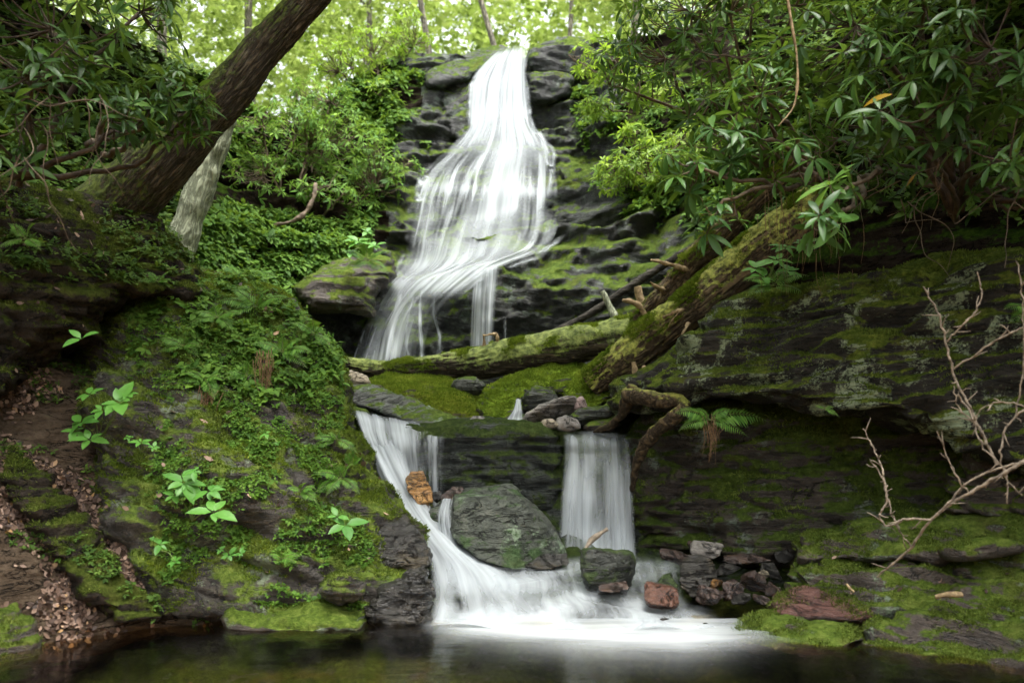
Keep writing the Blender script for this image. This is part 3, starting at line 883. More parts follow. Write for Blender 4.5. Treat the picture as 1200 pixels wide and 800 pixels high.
# boulders on the ledge
rock('long rounded rock with olive moss behind the grey slab', 'moss_olive', 'boulder', pts=[(422, 462), (430, 446), (455, 437), (500, 438), (535, 448), (560, 468), (566, 496), (500, 500), (440, 490)],
     Y=[(430, 460, 8.0), (490, 445, 8.15), (500, 490, 7.8), (560, 480, 7.8)], Tf=.3, Tb=.5, Rb=22, vox=.015, amp=.03, sc=3, seed=17.)
rock('dark grey wedge-shaped slab slanting down to the ledge', 'grey_slab', 'rock_slab', pts=[(402, 462), (412, 449), (436, 450), (470, 462), (510, 478), (548, 496), (530, 502), (490, 499), (450, 486), (415, 475)],
     Y=[(405, 460, 7.75), (540, 495, 7.3), (470, 470, 7.6), (470, 490, 7.4)], Tf=.12, Tb=.5, Rb=9, vox=.012, amp=.02, sc=4, dip=(20, 0), seed=18.)
rock('pale tan stone wedged between the left bank and the grey slab', 'tan', 'stone', pts=[(391, 446), (398, 435), (412, 433), (430, 440), (434, 452), (415, 456), (398, 458)], Y=8.0, Tf=.1, Tb=.2, Rb=9, vox=.011, amp=.012, sc=6, seed=19.)
rock('large boulder with bright green moss in front of the horizontal log', 'moss_bright', 'boulder', pts=[(562, 470), (575, 450), (610, 437), (645, 425), (675, 424), (692, 436), (690, 462), (650, 470), (615, 480), (600, 500), (566, 502)],
     Y=[(570, 470, 7.75), (640, 430, 8.1), (690, 440, 7.95), (590, 490, 7.6), (650, 465, 7.85)], Tf=.26, Tb=.5, Rb=20, vox=.015, amp=.035, sc=3, seed=20.)
rock('small dark mossy stone between the two big mossy boulders', 'darkgreen', 'stone', pts=[(528, 452), (536, 442), (560, 441), (570, 452), (560, 462), (535, 462)], Y=8.05, Tf=.1, Tb=.2, Rb=9, vox=.012, amp=.012, sc=6, seed=21.)
rock('angular dark rock with bright moss edges below the leaning log', 'moss_bright', 'rock', pts=[(660, 462), (668, 446), (690, 436), (704, 442), (716, 464), (700, 480), (672, 478)], Y=[(665, 460, 7.7), (710, 460, 7.7), (690, 478, 7.55)], Tf=.12, Tb=.3, Rb=9, vox=.012, amp=.02, sc=5, seed=22.)
rock('dark rounded rock behind the slanting grey stone', 'darkgreen', 'rock', pts=[(612, 462), (625, 452), (645, 455), (655, 470), (640, 484), (612, 482)], Y=7.7, Tf=.12, Tb=.3, Rb=10, vox=.012, amp=.02, sc=5, seed=23.)
rock('grey-brown stone tilted up beside the right waterfall lip', 'greystone', 'stone', pts=[(608, 495), (622, 480), (650, 466), (672, 463), (681, 474), (672, 486), (640, 494), (618, 499)], Y=[(610, 495, 7.25), (675, 470, 7.5)], Tf=.1, Tb=.25, Rb=8, vox=.01, amp=.012, sc=6, seed=24.)
rock('pinkish stone leaning behind the tilted grey-brown stone', 'pink', 'stone', pts=[(672, 484), (674, 468), (683, 464), (693, 482), (688, 488)], Y=7.5, Tf=.06, Tb=.15, Rb=6, vox=.01, amp=.008, sc=6, seed=25.)
rock('brown stone on the lip right of the small cream stone', 'greystone', 'stone', pts=[(650, 500), (653, 490), (664, 486), (678, 493), (681, 502), (668, 506), (655, 505)], Y=7.15, Tf=.06, Tb=.15, Rb=6, vox=.01, amp=.008, sc=6, seed=26.)
rock('small cream stone on the ledge edge below the tilted stone', 'tan', 'stone', pts=[(631, 498), (636, 491), (648, 491), (655, 497), (650, 503), (636, 502)], Y=7.12, Tf=.05, Tb=.12, Rb=6, vox=.009, amp=.006, sc=7, seed=27.)
rock('small pale grey stone at the low end of the slab', 'greystone', 'stone', pts=[(547, 494), (555, 487), (568, 488), (576, 495), (570, 500), (552, 500)], Y=7.1, Tf=.05, Tb=.12, Rb=6, vox=.009, amp=.006, sc=7, seed=28.)
rock('flat dark green stone under the mossy edged rock', 'darkgreen', 'stone', pts=[(666, 486), (680, 478), (715, 474), (722, 486), (700, 494), (674, 498)], Y=7.4, Tf=.08, Tb=.25, Rb=7, vox=.011, amp=.012, sc=6, seed=29.)
rock('flat mossy stone at the back of the right waterfall lip', 'shelf', 'stone', pts=[(682, 503), (690, 494), (716, 488), (728, 497), (715, 506), (695, 507)], Y=7.35, Tf=.08, Tb=.2, Rb=6, vox=.011, amp=.01, sc=6, seed=30.)
rock('grey pebble in the gap by the foot of the leaning log', 'greystone', 'stone', pts=[(714, 464), (719, 456), (728, 457), (730, 465), (722, 468)], Y=7.5, Tf=.04, Tb=.1, Rb=5, vox=.009, amp=.005, sc=7, seed=31.)
rock('pale flat stone behind the log near the dark pole', 'tan', 'stone', pts=[(640, 394), (648, 386), (660, 386), (668, 392), (660, 397)], Y=8.75, Tf=.05, Tb=.12, Rb=5, vox=.011, amp=.008, sc=6, seed=32.)
rock('dark mossy boulder in the green slope left of the upper falls', 'shelf', 'boulder', pts=[(343, 340), (360, 322), (395, 306), (430, 296), (458, 300), (464, 325), (440, 345), (440, 372), (400, 368), (360, 366)],
     Y=[(350, 345, 9.4), (400, 310, 9.7), (455, 310, 9.9), (430, 360, 9.6)], Tf=.4, Tb=.8, Rb=22, vox=.022, amp=.05, sc=2, seed=33.)
# lip stones at the top of the falls
rock('long flat boulder overhanging the top of the falls on the left', 'cliff', 'boulder', pts=[(498, 82), (520, 70), (548, 64), (575, 54), (598, 58), (604, 70), (590, 82), (560, 90), (530, 100), (500, 104)],
     Y=[(500, 90, 13.0), (600, 70, 13.1), (550, 95, 12.8)], Tf=.3, Tb=1.2, Rb=10, vox=.035, amp=.05, sc=1.8, dip=(8, 0), seed=34.)
rock('dark rounded boulder at the top of the falls on the right', 'cliff', 'boulder', pts=[(617, 72), (624, 56), (660, 44), (690, 50), (700, 70), (690, 92), (650, 92), (622, 84)], Y=13.0, Tf=.3, Tb=1.2, Rb=12, vox=.035, amp=.05, sc=1.8, dip=(-10, 0), seed=35.)
rock('leaning slab of bare rock under the overhanging lip boulder', 'cliff', 'rock_slab', pts=[(512, 118), (540, 98), (562, 92), (556, 140), (548, 170), (528, 162)], Y=[(515, 120, 12.9), (560, 95, 13.0), (545, 165, 12.6)], Tf=.25, Tb=.8, Rb=9, vox=.03, amp=.05, sc=2, dip=(28, 0), seed=36.)
rock('square bare rock beside the curtain of the falls on the right', 'cliff', 'rock', pts=[(620, 88), (650, 82), (672, 90), (668, 112), (640, 122), (621, 118)], Y=12.8, Tf=.25, Tb=.8, Rb=9, vox=.03, amp=.05, sc=2, seed=37.)

# boulders in the lower cascade
def hp(*pts): return [tuple(P(*p)) for p in pts]
def hull(label, mat, pts, name='rock', **kw):
    me = hull_mesh(hp(*pts), **kw)
    SURF[label] = surf(me)
    return tag(link(name, me, M[mat]), label, 'rock')
hull('big angular boulder, green-black with a pale rim, between the two lower falls', 'boulder', [(530, 580, 6.5), (545, 570, 6.75), (600, 566, 6.8), (607, 578, 6.55), (560, 588, 6.25), (533, 596, 6.3), (640, 605, 6.6), (665, 645, 6.45), (660, 668, 6.2), (600, 668, 6.0), (560, 655, 6.0), (528, 628, 6.15), (525, 600, 6.4), (620, 600, 6.25), (650, 620, 6.85), (530, 640, 6.8)], 'boulder', vox=.012, amp=.014, sc=5, seed=40., dip=(25, 10), soft=1)
hull('golden orange stone beside the chute', 'gold', [(474, 562, 6.6), (480, 551, 6.7), (496, 550, 6.7), (506, 572, 6.65), (508, 588, 6.55), (490, 592, 6.45), (478, 575, 6.5), (500, 600, 6.6), (485, 570, 6.85)], 'stone', vox=.009, amp=.012, sc=8, seed=41.)
hull('flat purple-brown stone resting by the big boulder', 'brownwet', [(515, 582, 6.6), (530, 569, 6.65), (542, 568, 6.6), (545, 574, 6.55), (530, 586, 6.5), (516, 586, 6.55), (530, 580, 6.75)], 'stone', vox=.008, amp=.006, sc=9, seed=42.)
hull('thin dark stone between the golden stone and the flat brown stone', 'blackwet', [(504, 578, 6.7), (516, 574, 6.7), (520, 582, 6.65), (508, 586, 6.65), (510, 580, 6.85), (512, 590, 6.7)], 'stone', vox=.008, amp=.006, sc=9, seed=42.5)
hull('grey rock in the water under the flat brown stone', 'boulder', [(495, 598, 6.5), (520, 588, 6.6), (530, 600, 6.55), (528, 640, 6.4), (500, 625, 6.4), (512, 600, 6.35), (515, 610, 6.8)], 'rock', vox=.012, amp=.014, sc=6, seed=42.7)
hull('speckled dark block with square sides standing in the cascade', 'mossblock', [(678, 650, 5.8), (682, 642, 5.95), (740, 644, 5.95), (746, 656, 5.8), (742, 678, 5.75), (728, 690, 5.65), (690, 684, 5.6), (680, 670, 5.65), (690, 644, 5.65), (738, 648, 5.62), (690, 700, 5.9), (735, 700, 5.9)], 'rock', vox=.010, amp=.014, sc=7, seed=43., soft=14)
hull('red-brown block at the edge of the cascade', 'red', [(754, 682, 5.55), (757, 679, 5.6), (770, 686, 5.45), (795, 691, 5.5), (795, 708, 5.45), (788, 712, 5.38), (760, 706, 5.36), (755, 700, 5.4), (790, 688, 5.7), (760, 715, 5.6), (790, 715, 5.6)], 'rock', vox=.009, amp=.008, sc=8, seed=44.)
hull('grey-green stone half under water behind the red-brown block', 'mossblock', [(765, 690, 5.75), (775, 674, 5.8), (786, 669, 5.85), (797, 690, 5.75), (780, 700, 5.6), (770, 700, 5.7), (785, 690, 5.95)], 'stone', vox=.009, amp=.008, sc=8, seed=44.4)
hull('low dark rock awash at the foot of the big boulder', 'blackwet', [(610, 655, 6.15), (625, 648, 6.2), (665, 648, 6.2), (670, 660, 6.1), (640, 668, 6.0), (615, 664, 6.05), (640, 660, 6.4)], 'rock', vox=.010, amp=.008, sc=8, seed=45.)
hull('flat brown stone under the speckled dark block', 'brownwet', [(700, 684, 5.6), (735, 680, 5.6), (738, 690, 5.5), (715, 695, 5.45), (700, 692, 5.5), (720, 690, 5.75)], 'stone', vox=.009, amp=.006, sc=8, seed=45.5)
hull('large shiny black boulder at the edge of the heap of wet stones', 'blackwet', [(796, 660, 5.95), (806, 648, 6.05), (832, 650, 6.0), (842, 672, 5.85), (830, 692, 5.75), (812, 700, 5.72), (798, 688, 5.75), (795, 672, 5.8), (820, 660, 6.25), (815, 700, 6.1)], 'boulder', vox=.010, amp=.02, sc=7, seed=46.)
# the heap of wet stones
HEAP = [(830, 645, 6.15, 24, 15, 'greystone', 'pale brown stone on top of the heap of wet stones'), (876, 657, 6.05, 32, 10, 'brownwet', 'long flat red-brown stone across the top of the wet heap'),
        (858, 690, 5.7, 18, 18, 'brownwet', 'upright brown stone in the middle of the wet heap'), (828, 697, 5.66, 22, 13, 'brownwet', 'brown stone at the foot of the shiny black boulder'),
        (880, 682, 5.78, 20, 16, 'brownwet', 'broad purple-brown stone in the wet heap right of the upright one'), (905, 668, 5.9, 18, 10, 'blackwet', 'dark stone at the right end of the wet heap'),
        (850, 668, 5.98, 20, 8, 'blackwet', 'dark slab below the pale brown stone'), (905, 690, 5.65, 16, 11, 'brownwet', 'brown stone tucked against the red-brown slab'),
        (790, 652, 6.3, 22, 9, 'brownwet', 'low brown stone behind the shiny black boulder'), (920, 652, 6.05, 16, 9, 'blackwet', 'small dark stone under the tip of the mossy slab'),
        (868, 702, 5.6, 15, 7, 'blackwet', 'low dark stone at the waterline below the wet heap'), (842, 684, 5.78, 12, 9, 'gold', 'small ochre stone in a gap of the wet heap'), (892, 674, 5.84, 12, 7, 'tan', 'small ochre-grey stone high in the wet heap'), (816, 640, 6.3, 14, 7, 'brownwet', 'small stone behind the pale one at the top of the heap'), (893, 702, 5.5, 14, 7, 'brownwet', 'flat stone at the waterline right of the low dark one')]
for k, (px, py, Y, rx, ry, mt, lb) in enumerate(HEAP):
    rg = np.random.default_rng(100 + k)
    c = P(px, py, Y)
    d = norm(rg.normal(size=(13, 3)))
    an = rg.uniform(-.5, .5)
    d = d * np.array([rx, (rx + ry) * .5, ry]) / F * Y
    d = np.stack([d[:, 0] * math.cos(an) - d[:, 2] * math.sin(an), d[:, 1], d[:, 0] * math.sin(an) + d[:, 2] * math.cos(an)], 1)
    me = hull_mesh([tuple(c + e) for e in d], vox=.008, amp=.009, sc=9, seed=50. + k)
    tag(link('stone', me, M[mt]), lb, 'stone', 'heap of wet stones by the cascade')
for k, (px, py, Y, rx, ry, lb) in enumerate([(770, 732, 5.25, 36, 7, 'flat wet stone at the pool edge with water breaking over it'), (825, 734, 5.15, 18, 6, 'small flat wet stone beside the larger one at the pool edge'), (850, 738, 5.1, 10, 6, 'pebble at the pool edge against the low mossy rock')]):
    rg = np.random.default_rng(160 + k)
    c = P(px, py, Y)
    d = norm(rg.normal(size=(16, 3))) * np.array([rx, rx * .5, ry]) / F * Y
    me = hull_mesh([tuple(c + e) for e in d], vox=.008, amp=.009, sc=9, seed=70. + k)
    tag(link('stone', me, M['blackwet']), lb, 'stone')

# ------------------------------------------------------------------ water
def interp_rows(rows, nu, nv):
    rows = [np.asarray(r, float) for r in rows]
    m = max(len(r) for r in rows)
    A = []
    for r in rows:
        t = np.linspace(0, 1, len(r)); tt = np.linspace(0, 1, 4 * m)
        A.append(np.stack([np.interp(tt, t, r[:, k]) for k in range(r.shape[1])], 1))
    A = np.stack(A)                       # rows, 4m, 3
    mid = A[:, A.shape[1] // 2]
    out = []
    for j in range(A.shape[1]): out.append(smooth_rows(A[:, j], mid, nv))
    A = np.stack(out, 1)                  # nv, 4m, 3
    u = np.linspace(0, 1, A.shape[1]); uu = np.linspace(0, 1, nu)
    B = np.empty((nv, nu, A.shape[2]))
    for i in range(nv):
        for k in range(A.shape[2]): B[i, :, k] = np.interp(uu, u, A[i, :, k])
    return B

def smooth_rows(c, ref, nv):
    d = np.concatenate([[0], np.cumsum(np.linalg.norm(np.diff(ref[:, :2], axis=0), axis=1) + 1e-6)])
    t = np.linspace(0, d[-1], nv)
    tan = np.gradient(c, d, axis=0)
    k = np.clip(np.searchsorted(d, t, 'right') - 1, 0, len(c) - 2)
    h = (d[k + 1] - d[k])[:, None]; s = (t - d[k])[:, None] / h
    return (2*s**3 - 3*s**2 + 1) * c[k] + (s**3 - 2*s**2 + s) * h * tan[k] + (-2*s**3 + 3*s**2) * c[k + 1] + (s**3 - s**2) * h * tan[k + 1]

def edgefade(u, a=.12, b=.12):
    return sstep(0, a, u) * sstep(0, b, 1 - u)

def water_sheet(name, rows, nu, nv, dens, cling=None, relief=.02, streak=(26, 1.2), seed=0., octv=2):
    B = interp_rows(rows, nu, nv)
    u = np.broadcast_to(np.linspace(0, 1, nu)[None], (nv, nu)).ravel()
    v = np.broadcast_to(np.linspace(0, 1, nv)[:, None], (nv, nu)).ravel()
    p = PA(B.reshape(-1, 3))
    if cling is not None:
        off, relax = cling[:2]
        win = cling[2] if len(cling) > 2 else 13
        x, z = p[:, 0], p[:, 2]
        yc = (cliffY(x, z) - off).reshape(nv, nu)
        zz = z.reshape(nv, nu)
        yw = yc.copy()
        for i in range(1, nv):
            dz = np.abs(zz[i - 1] - zz[i])
            yw[i] = np.minimum(yc[i], yw[i - 1] + relax * dz)
        ker = np.hanning(2 * max(4, nv // win) + 3)[1:-1]; ker /= ker.sum()
        for k in range(2):
            yw = np.apply_along_axis(lambda r: np.convolve(np.pad(r, len(ker) // 2, 'edge'), ker, 'valid'), 0, yw)
        kx = np.ones(7) / 7
        yw = np.apply_along_axis(lambda r: np.convolve(np.pad(r, 3, 'edge'), kx, 'valid'), 1, yw)
        p[:, 1] = yw.ravel()
    sn = fbm(np.stack([u * streak[0], v * streak[1], u * 0 + seed], 1), octv, .5, seed)
    g = p.reshape(nv, nu, 3)
    du, dv = np.gradient(g, axis=1), np.gradient(g, axis=0)
    nr = norm(np.cross(du, dv)).reshape(-1, 3)
    nr[nr[:, 1] > 0] *= -1
    p = p + nr * (sn * relief)[:, None]
    d = np.clip(dens(u, v, p, sn), 0, 1)
    if cling is not None and len(cling) > 2 and cling[2] > 6:           # density cut on flat ledges to dim the bright sunlit bands there
        g2 = p.reshape(nv, nu, 3)
        n2 = norm(np.cross(np.gradient(g2, axis=1), np.gradient(g2, axis=0))).reshape(-1, 3)
        d = d * (1 - .6 * sstep(.45, .85, np.abs(n2[:, 2])))
    me = mesh_np(name, p, grid_faces(nu, nv), True, {'dens': d})
    o = struct(name, me, M['white_water'])
    return o

def fine(u, v, fu, fv, seed): return fbm(np.stack([u * fu, v * fv, u * 0], 1), 4, .6, seed)

# upper falls: left edge to right edge, top to bottom
UF = [[(589, 70, 13.6), (603, 69, 13.6), (617, 70, 13.6)],
      [(570, 84, 13.4), (596, 82, 13.4), (618, 82, 13.4)],
      [(556, 98, 13.2), (592, 96, 13.2), (619, 96, 13.2)],
      [(549, 130, 13.1), (588, 130, 13.1), (622, 130, 13.1)],
      [(544, 165, 12.9), (586, 165, 12.9), (628, 162, 12.9)],
      [(522, 190, 12.6), (582, 190, 12.6), (643, 185, 12.5)],
      [(498, 212, 12.3), (572, 215, 12.2), (648, 215, 12.2)],
      [(486, 235, 11.9), (566, 240, 11.8), (650, 240, 11.8)],
      [(478, 280, 11.6), (556, 285, 11.4), (650, 280, 11.3)],
      [(470, 312, 11.3), (548, 318, 11.0), (640, 306, 10.9)],
      [(447, 345, 11.0), (504, 342, 10.8), (588, 328, 10.2)],
      [(432, 385, 10.8), (468, 385, 10.7), (530, 378, 10.3)],
      [(416, 426, 10.5), (458, 428, 10.4), (510, 427, 10.2)]]

def upper_dens(seed, full, lo):
    def f(u, v, p, sn):
        px, py = project(p)
        ue = np.clip(u + .06 * fbm(np.stack([v * 16, u * 2, u * 0], 1), 3, .6, seed + 9), 0, 1)
        e = edgefade(ue, .09, .09)
        s1 = fbm(np.stack([u * 22, v * 1.6, u * 0], 1), 3, .55, seed); s2 = fine(u, v, 70, 2.2, seed + 2)
        cur = sstep(190, 160, py)                          # the curtain under the lip is closed
        cx = np.interp(py, [70, 165, 215, 250, 300, 330, 420], [603, 596, 588, 580, 556, 520, 452])
        w = np.interp(py, [70, 165, 215, 250, 280, 310, 330, 360, 420], [30, 34, 24, 30, 46, 76, 56, 36, 30])
        core = np.exp(-((px - cx) / w) ** 2)
        tier = np.exp(-((py - 222 - .05 * (px - 560)) / 7) ** 2) * .35 + np.exp(-((py - 312 + .08 * (px - 540)) / 13) ** 2) * .5
        gap = sstep(-.24, .32, fbm(np.stack([u * 17, v * 3.2, u * 0], 1), 3, .55, seed + 21) + .5 * tier)
        side = (.16 + .84 * gap) * (.60 + .4 * s1) + tier * .35
        d = np.maximum(cur * (.66 + .5 * s1 + .22 * s2), core * (.76 + .42 * s1 + .10 * s2))
        d = np.maximum(d, side * (1 - cur))
        low = sstep(332, 352, py)                          # the fan below: a thin veil with strands
        veil = sstep(462, 505, px)
        d = d * (1 - low * (.25 + .55 * veil)) - low * veil * .08
        return np.clip(d * full, 0, 1) * e * lo * sstep(0, .02, v)
    return f
water_sheet('waterfall', UF, 260, 620, upper_dens(1., 1.0, .94), (.30, .30, 13), .016, (14, .8), 1., 2)
UF2 = [[(a[0] + 6, a[1], a[2]), (b[0], b[1], b[2]), (c[0] - 6, c[1], c[2])] for a, b, c in UF]
water_sheet('waterfall_spray', UF2, 240, 520, upper_dens(8., .85, .6), (.15, .24, 22), .014, (9, 1.2), 4., 2)
# the side drop on the right
water_sheet('waterfall_side', [[(556, 316, 10.6), (572, 314, 10.6), (588, 316, 10.6)], [(555, 328, 10.1), (570, 327, 10.0), (586, 327, 10.0)], [(552, 350, 9.75), (567, 350, 9.7), (583, 350, 9.72)], [(549, 410, 9.65), (564, 412, 9.6), (580, 408, 9.65)]],
            70, 120, lambda u, v, p, sn: (.85 + .6 * fine(u, v, 9, .6, 3.) + .35 * fine(u, v, 24, .8, 5.)) * edgefade(u, .2, .25) * sstep(0, .04, v), (.07, .10), .012, (10, .6), 3.)
# separate strands
def strand(pts, wpx, d0, seed, nm='water_strand', cling=(.05, .3)):
    rows = [[(x - wpx * ww / 2, y, Y), (x, y, Y), (x + wpx * ww / 2, y, Y)] for x, y, Y, ww in pts]
    water_sheet(nm, rows, 20, 110, lambda u, v, p, sn: d0 * edgefade(u, .4, .4) * sstep(0, .08, v) * sstep(0, .06, 1 - v) * (.8 + .8 * fine(u, v, 2, 4, seed)), cling, .008, (5, 3), seed)
strand([(622, 140, 12.9, 1), (630, 165, 12.8, 1), (640, 190, 12.4, 1.1), (645, 215, 12.0, 1.1), (641, 240, 11.7, 1.4)], 9, .5, 21.)
strand([(625, 160, 12.9, 1), (633, 172, 12.7, 1), (645, 180, 12.5, 1), (647, 210, 12.2, 1.2)], 7, .4, 22.)
strand([(500, 205, 12.3, 1), (495, 225, 12.0, 1), (493, 240, 11.8, 1.2)], 14, .6, 23.)
strand([(478, 330, 11.2, 1), (468, 360, 11.0, 1), (464, 400, 10.8, 1.3), (463, 424, 10.6, 1.8)], 9, .75, 24.)
strand([(502, 330, 11, 1), (497, 365, 10.9, 1), (498, 424, 10.4, 1.3)], 6, .7, 25.)
strand([(520, 340, 10.8, 1), (512, 370, 10.7, 1), (518, 400, 10.5, 1), (516, 424, 10.3, 1.6)], 7, .45, 26.)
strand([(488, 345, 11, 1), (482, 385, 10.8, 1), (485, 424, 10.5, 1.5)], 6, .5, 27.)
strand([(592, 375, 9.7, 1), (592, 392, 9.65, 1), (591, 408, 9.6, 1)], 4, .4, 28.)
strand([(655, 290, 11.0, 1), (642, 300, 10.8, 1.4), (625, 312, 10.6, 2), (600, 322, 10.3, 2)], 12, .4, 29.)

# lower cascade, left chute
water_sheet('cascade_curtain', [[(408, 472, 8.1), (440, 478, 8.0), (482, 488, 7.7), (524, 497, 7.5)], [(414, 484, 7.5), (445, 491, 7.35), (485, 497, 7.25), (524, 503, 7.2)],
                           [(420, 500, 7.15), (447, 506, 7.08), (487, 510, 7.02), (522, 512, 7.0)], [(436, 540, 6.98), (460, 546, 6.95), (490, 552, 6.92), (521, 554, 6.92)], [(448, 570, 6.92), (470, 580, 6.9), (494, 590, 6.88), (521, 596, 6.88)]],
            140, 150, lambda u, v, p, sn: (np.interp(u, [0, .35, .6, .8, 1], [.85, .75, .42, .16, .3]) + .5 * fine(u, v, 12, 1.0, 31.) + .2 * fine(u, v, 40, 1.5, 33.) + .25 * np.exp(-((u - .88) / .03) ** 2)) * edgefade(u, .06, .06) * sstep(0, .15, v), None, .010, (9, 1), 30.)
water_sheet('cascade_chute', [[(424, 505, 7.1), (445, 508, 7.05), (470, 512, 7.0)], [(446, 552, 6.75), (466, 556, 6.7), (488, 562, 6.75)], [(468, 592, 6.45), (490, 598, 6.4), (515, 608, 6.45)],
                         [(488, 628, 6.12), (518, 634, 6.1), (552, 646, 6.18)], [(502, 664, 5.82), (548, 668, 5.8), (605, 676, 5.95)], [(503, 700, 5.5), (560, 702, 5.48), (640, 702, 5.65)], [(494, 735, 5.2), (570, 738, 5.15), (680, 738, 5.25)]],
            110, 260, lambda u, v, p, sn: (np.interp(v, [0, .15, .5, .7, .85, 1], [.5, .8, .8, .55, .32, .35]) + .45 * fbm(np.stack([u * 6, v * 2.2, u * 0], 1), 3, .45, 35.) + .08 * fine(u, v, 26, 4, 36.)) * edgefade(u, .14, .22) * sstep(0, .05, v) * sstep(0, .03, 1 - v), None, .022, (4, 2.2), 35.)
AP = [[(520, 632, 6.3), (570, 650, 6.22), (620, 660, 6.2), (665, 656, 6.35), (700, 648, 6.5), (745, 650, 6.5), (800, 648, 6.4)],
      [(515, 650, 6.05), (570, 666, 6.0), (620, 672, 6.0), (665, 668, 6.1), (705, 668, 6.15), (750, 664, 6.15), (802, 664, 6.15)],
      [(508, 675, 5.78), (580, 684, 5.78), (630, 686, 5.78), (670, 682, 5.85), (710, 688, 5.85), (755, 684, 5.85), (800, 690, 5.8)],
      [(503, 700, 5.52), (580, 704, 5.53), (630, 702, 5.55), (675, 702, 5.58), (720, 706, 5.55), (765, 706, 5.55), (812, 710, 5.58)],
      [(498, 722, 5.32), (580, 724, 5.32), (640, 722, 5.34), (690, 721, 5.36), (740, 722, 5.36), (790, 722, 5.38), (840, 722, 5.38)],
      [(490, 737, 5.06), (580, 739, 5.02), (640, 741, 4.99), (690, 742, 4.97), (740, 742, 4.97), (800, 741, 4.99), (850, 738, 5.04)]]
def apron_d(u, v, p, sn):
    px, py = project(p)
    d = .47 + .55 * fbm(np.stack([px / 55, py / 26, px * 0], 1), 2, .4, 41.) + .22 * fine(u, v, 30, 2.2, 43.)
    d = d + .16 * sstep(705, 735, py)
    d = d * (1 - .55 * sstep(745, 800, px) * sstep(735, 715, py))
    return d * edgefade(u, .05, .08) * sstep(0, .1, v) * sstep(0, .03, 1 - v)
water_sheet('cascade_apron', AP, 260, 170, apron_d, None, .05, (4, 3), 41., 2)
AP2 = [[(a, b - 3, c) for a, b, c in r] for r in AP]
water_sheet('cascade_mist', AP2, 200, 120, lambda u, v, p, sn: .35 * apron_d(u, v, p, sn) * (.6 + fine(u, v, 5, 6, 47.)), None, .035, (3, 3), 46., 2)
# right fall
def rf_d(u, v, p, sn):
    d = .70 + .55 * fbm(np.stack([u * 8, v * .8, u * 0], 1), 3, .5, 51.) + .12 * fine(u, v, 30, 1.2, 52.)
    gap = np.exp(-((u - .5 + .12 * (v - .35)) / .10) ** 2) * sstep(.2, .4, v) * sstep(.85, .6, v)
    top = sstep(.42, .2, v)
    d = d * (1 - .95 * gap) * (1 - .5 * top) * (1 - .5 * sstep(.2, .0, u)) + .25 * sstep(.8, 1, v)
    return d * edgefade(u, .08, .07) * sstep(0, .12, v)
RF = [[(655, 502, 8.0), (695, 500, 8.0), (733, 503, 8.0)], [(657, 506, 7.35), (698, 507, 7.35), (736, 507, 7.3)], [(659, 513, 7.1), (698, 515, 7.06), (738, 513, 7.08)], [(660, 532, 6.98), (699, 534, 6.94), (740, 531, 6.96)], [(656, 580, 6.88), (700, 583, 6.83), (743, 580, 6.86)], [(654, 620, 6.84), (700, 624, 6.79), (745, 622, 6.83)], [(652, 652, 6.78), (700, 658, 6.7), (747, 654, 6.76)]]
water_sheet('right_waterfall', RF, 130, 170, rf_d, None, .022, (6, .8), 51.)
RF2 = [[(a, b, c - .06) for a, b, c in r] for r in RF[2:]]
water_sheet('right_waterfall_spray', RF2, 100, 110, lambda u, v, p, sn: (.30 + .6 * fine(u, v, 7, .6, 57.)) * edgefade(u, .2, .2) * sstep(.1, .5, v), None, .02, (6, .6), 57.)
# little spout between the mossy boulders
water_sheet('water_spout', [[(604, 468, 7.7), (607, 467, 7.7), (611, 468, 7.7)], [(600, 480, 7.55), (606, 480, 7.5), (613, 480, 7.55)], [(588, 494, 7.45), (602, 495, 7.4), (618, 494, 7.45)], [(580, 500, 7.3), (602, 501, 7.25), (622, 500, 7.3)]], 30, 50,
            lambda u, v, p, sn: (.7 + .5 * fine(u, v, 8, 1, 61.)) * edgefade(u, .25, .25) * (1 - .6 * sstep(.7, 1, v)), None, .006, (8, 1), 61.)
water_sheet('water_trickle', [[(517, 584, 6.5), (524, 584, 6.45), (532, 584, 6.5)], [(512, 600, 6.32), (520, 600, 6.28), (530, 600, 6.32)], [(512, 630, 6.25), (522, 632, 6.2), (536, 632, 6.2)], [(512, 652, 6.1), (526, 654, 6.02), (545, 652, 6.1)]], 30, 60,
            lambda u, v, p, sn: (.6 + .5 * fine(u, v, 8, 1, 63.)) * edgefade(u, .25, .25), None, .006, (8, 1), 63.)

# pool surface and foam lying on it
px_ = np.array([-60, -20, -8, -4, 0, 4, 8, 20, 60.]); py_ = np.array([-60, -20, -5, 0, 3, 5, 6.2])
GX, GY = np.meshgrid(px_, py_)
me = mesh_np('pool', np.column_stack([GX.ravel(), GY.ravel(), GX.ravel() * 0]), grid_faces(len(px_), len(py_)))
struct('pool_water', me, M['pool'])
fx, fy = np.linspace(-1.1, 2.0, 220), np.linspace(3.9, 5.3, 140)
GX, GY = np.meshgrid(fx, fy)
pf = np.column_stack([GX.ravel(), GY.ravel(), GX.ravel() * 0 + .012])
ppx, ppy = project(pf)
wv = fbm(pf * np.array([1.2, 5, 1]), 4, .55, 71.) 
dn = np.exp(-np.clip(ppy - np.interp(ppx, [480, 560, 700, 800, 900, 1000], [734, 737, 748, 752, 744, 740]), 0, 99) / np.interp(ppx, [480, 560, 700, 800, 950], [4, 7, 11, 10, 6]))
dn = dn * sstep(485, 560, ppx) * sstep(960, 800, ppx) * np.clip(.95 + .5 * wv, 0, 1)
dn *= .8 * sstep(690, 746, ppy)
me = mesh_np('foam', pf, grid_faces(len(fx), len(fy)), True, {'dens': np.clip(dn, 0, .72)})
stuff('foam', me, M['white_water'])

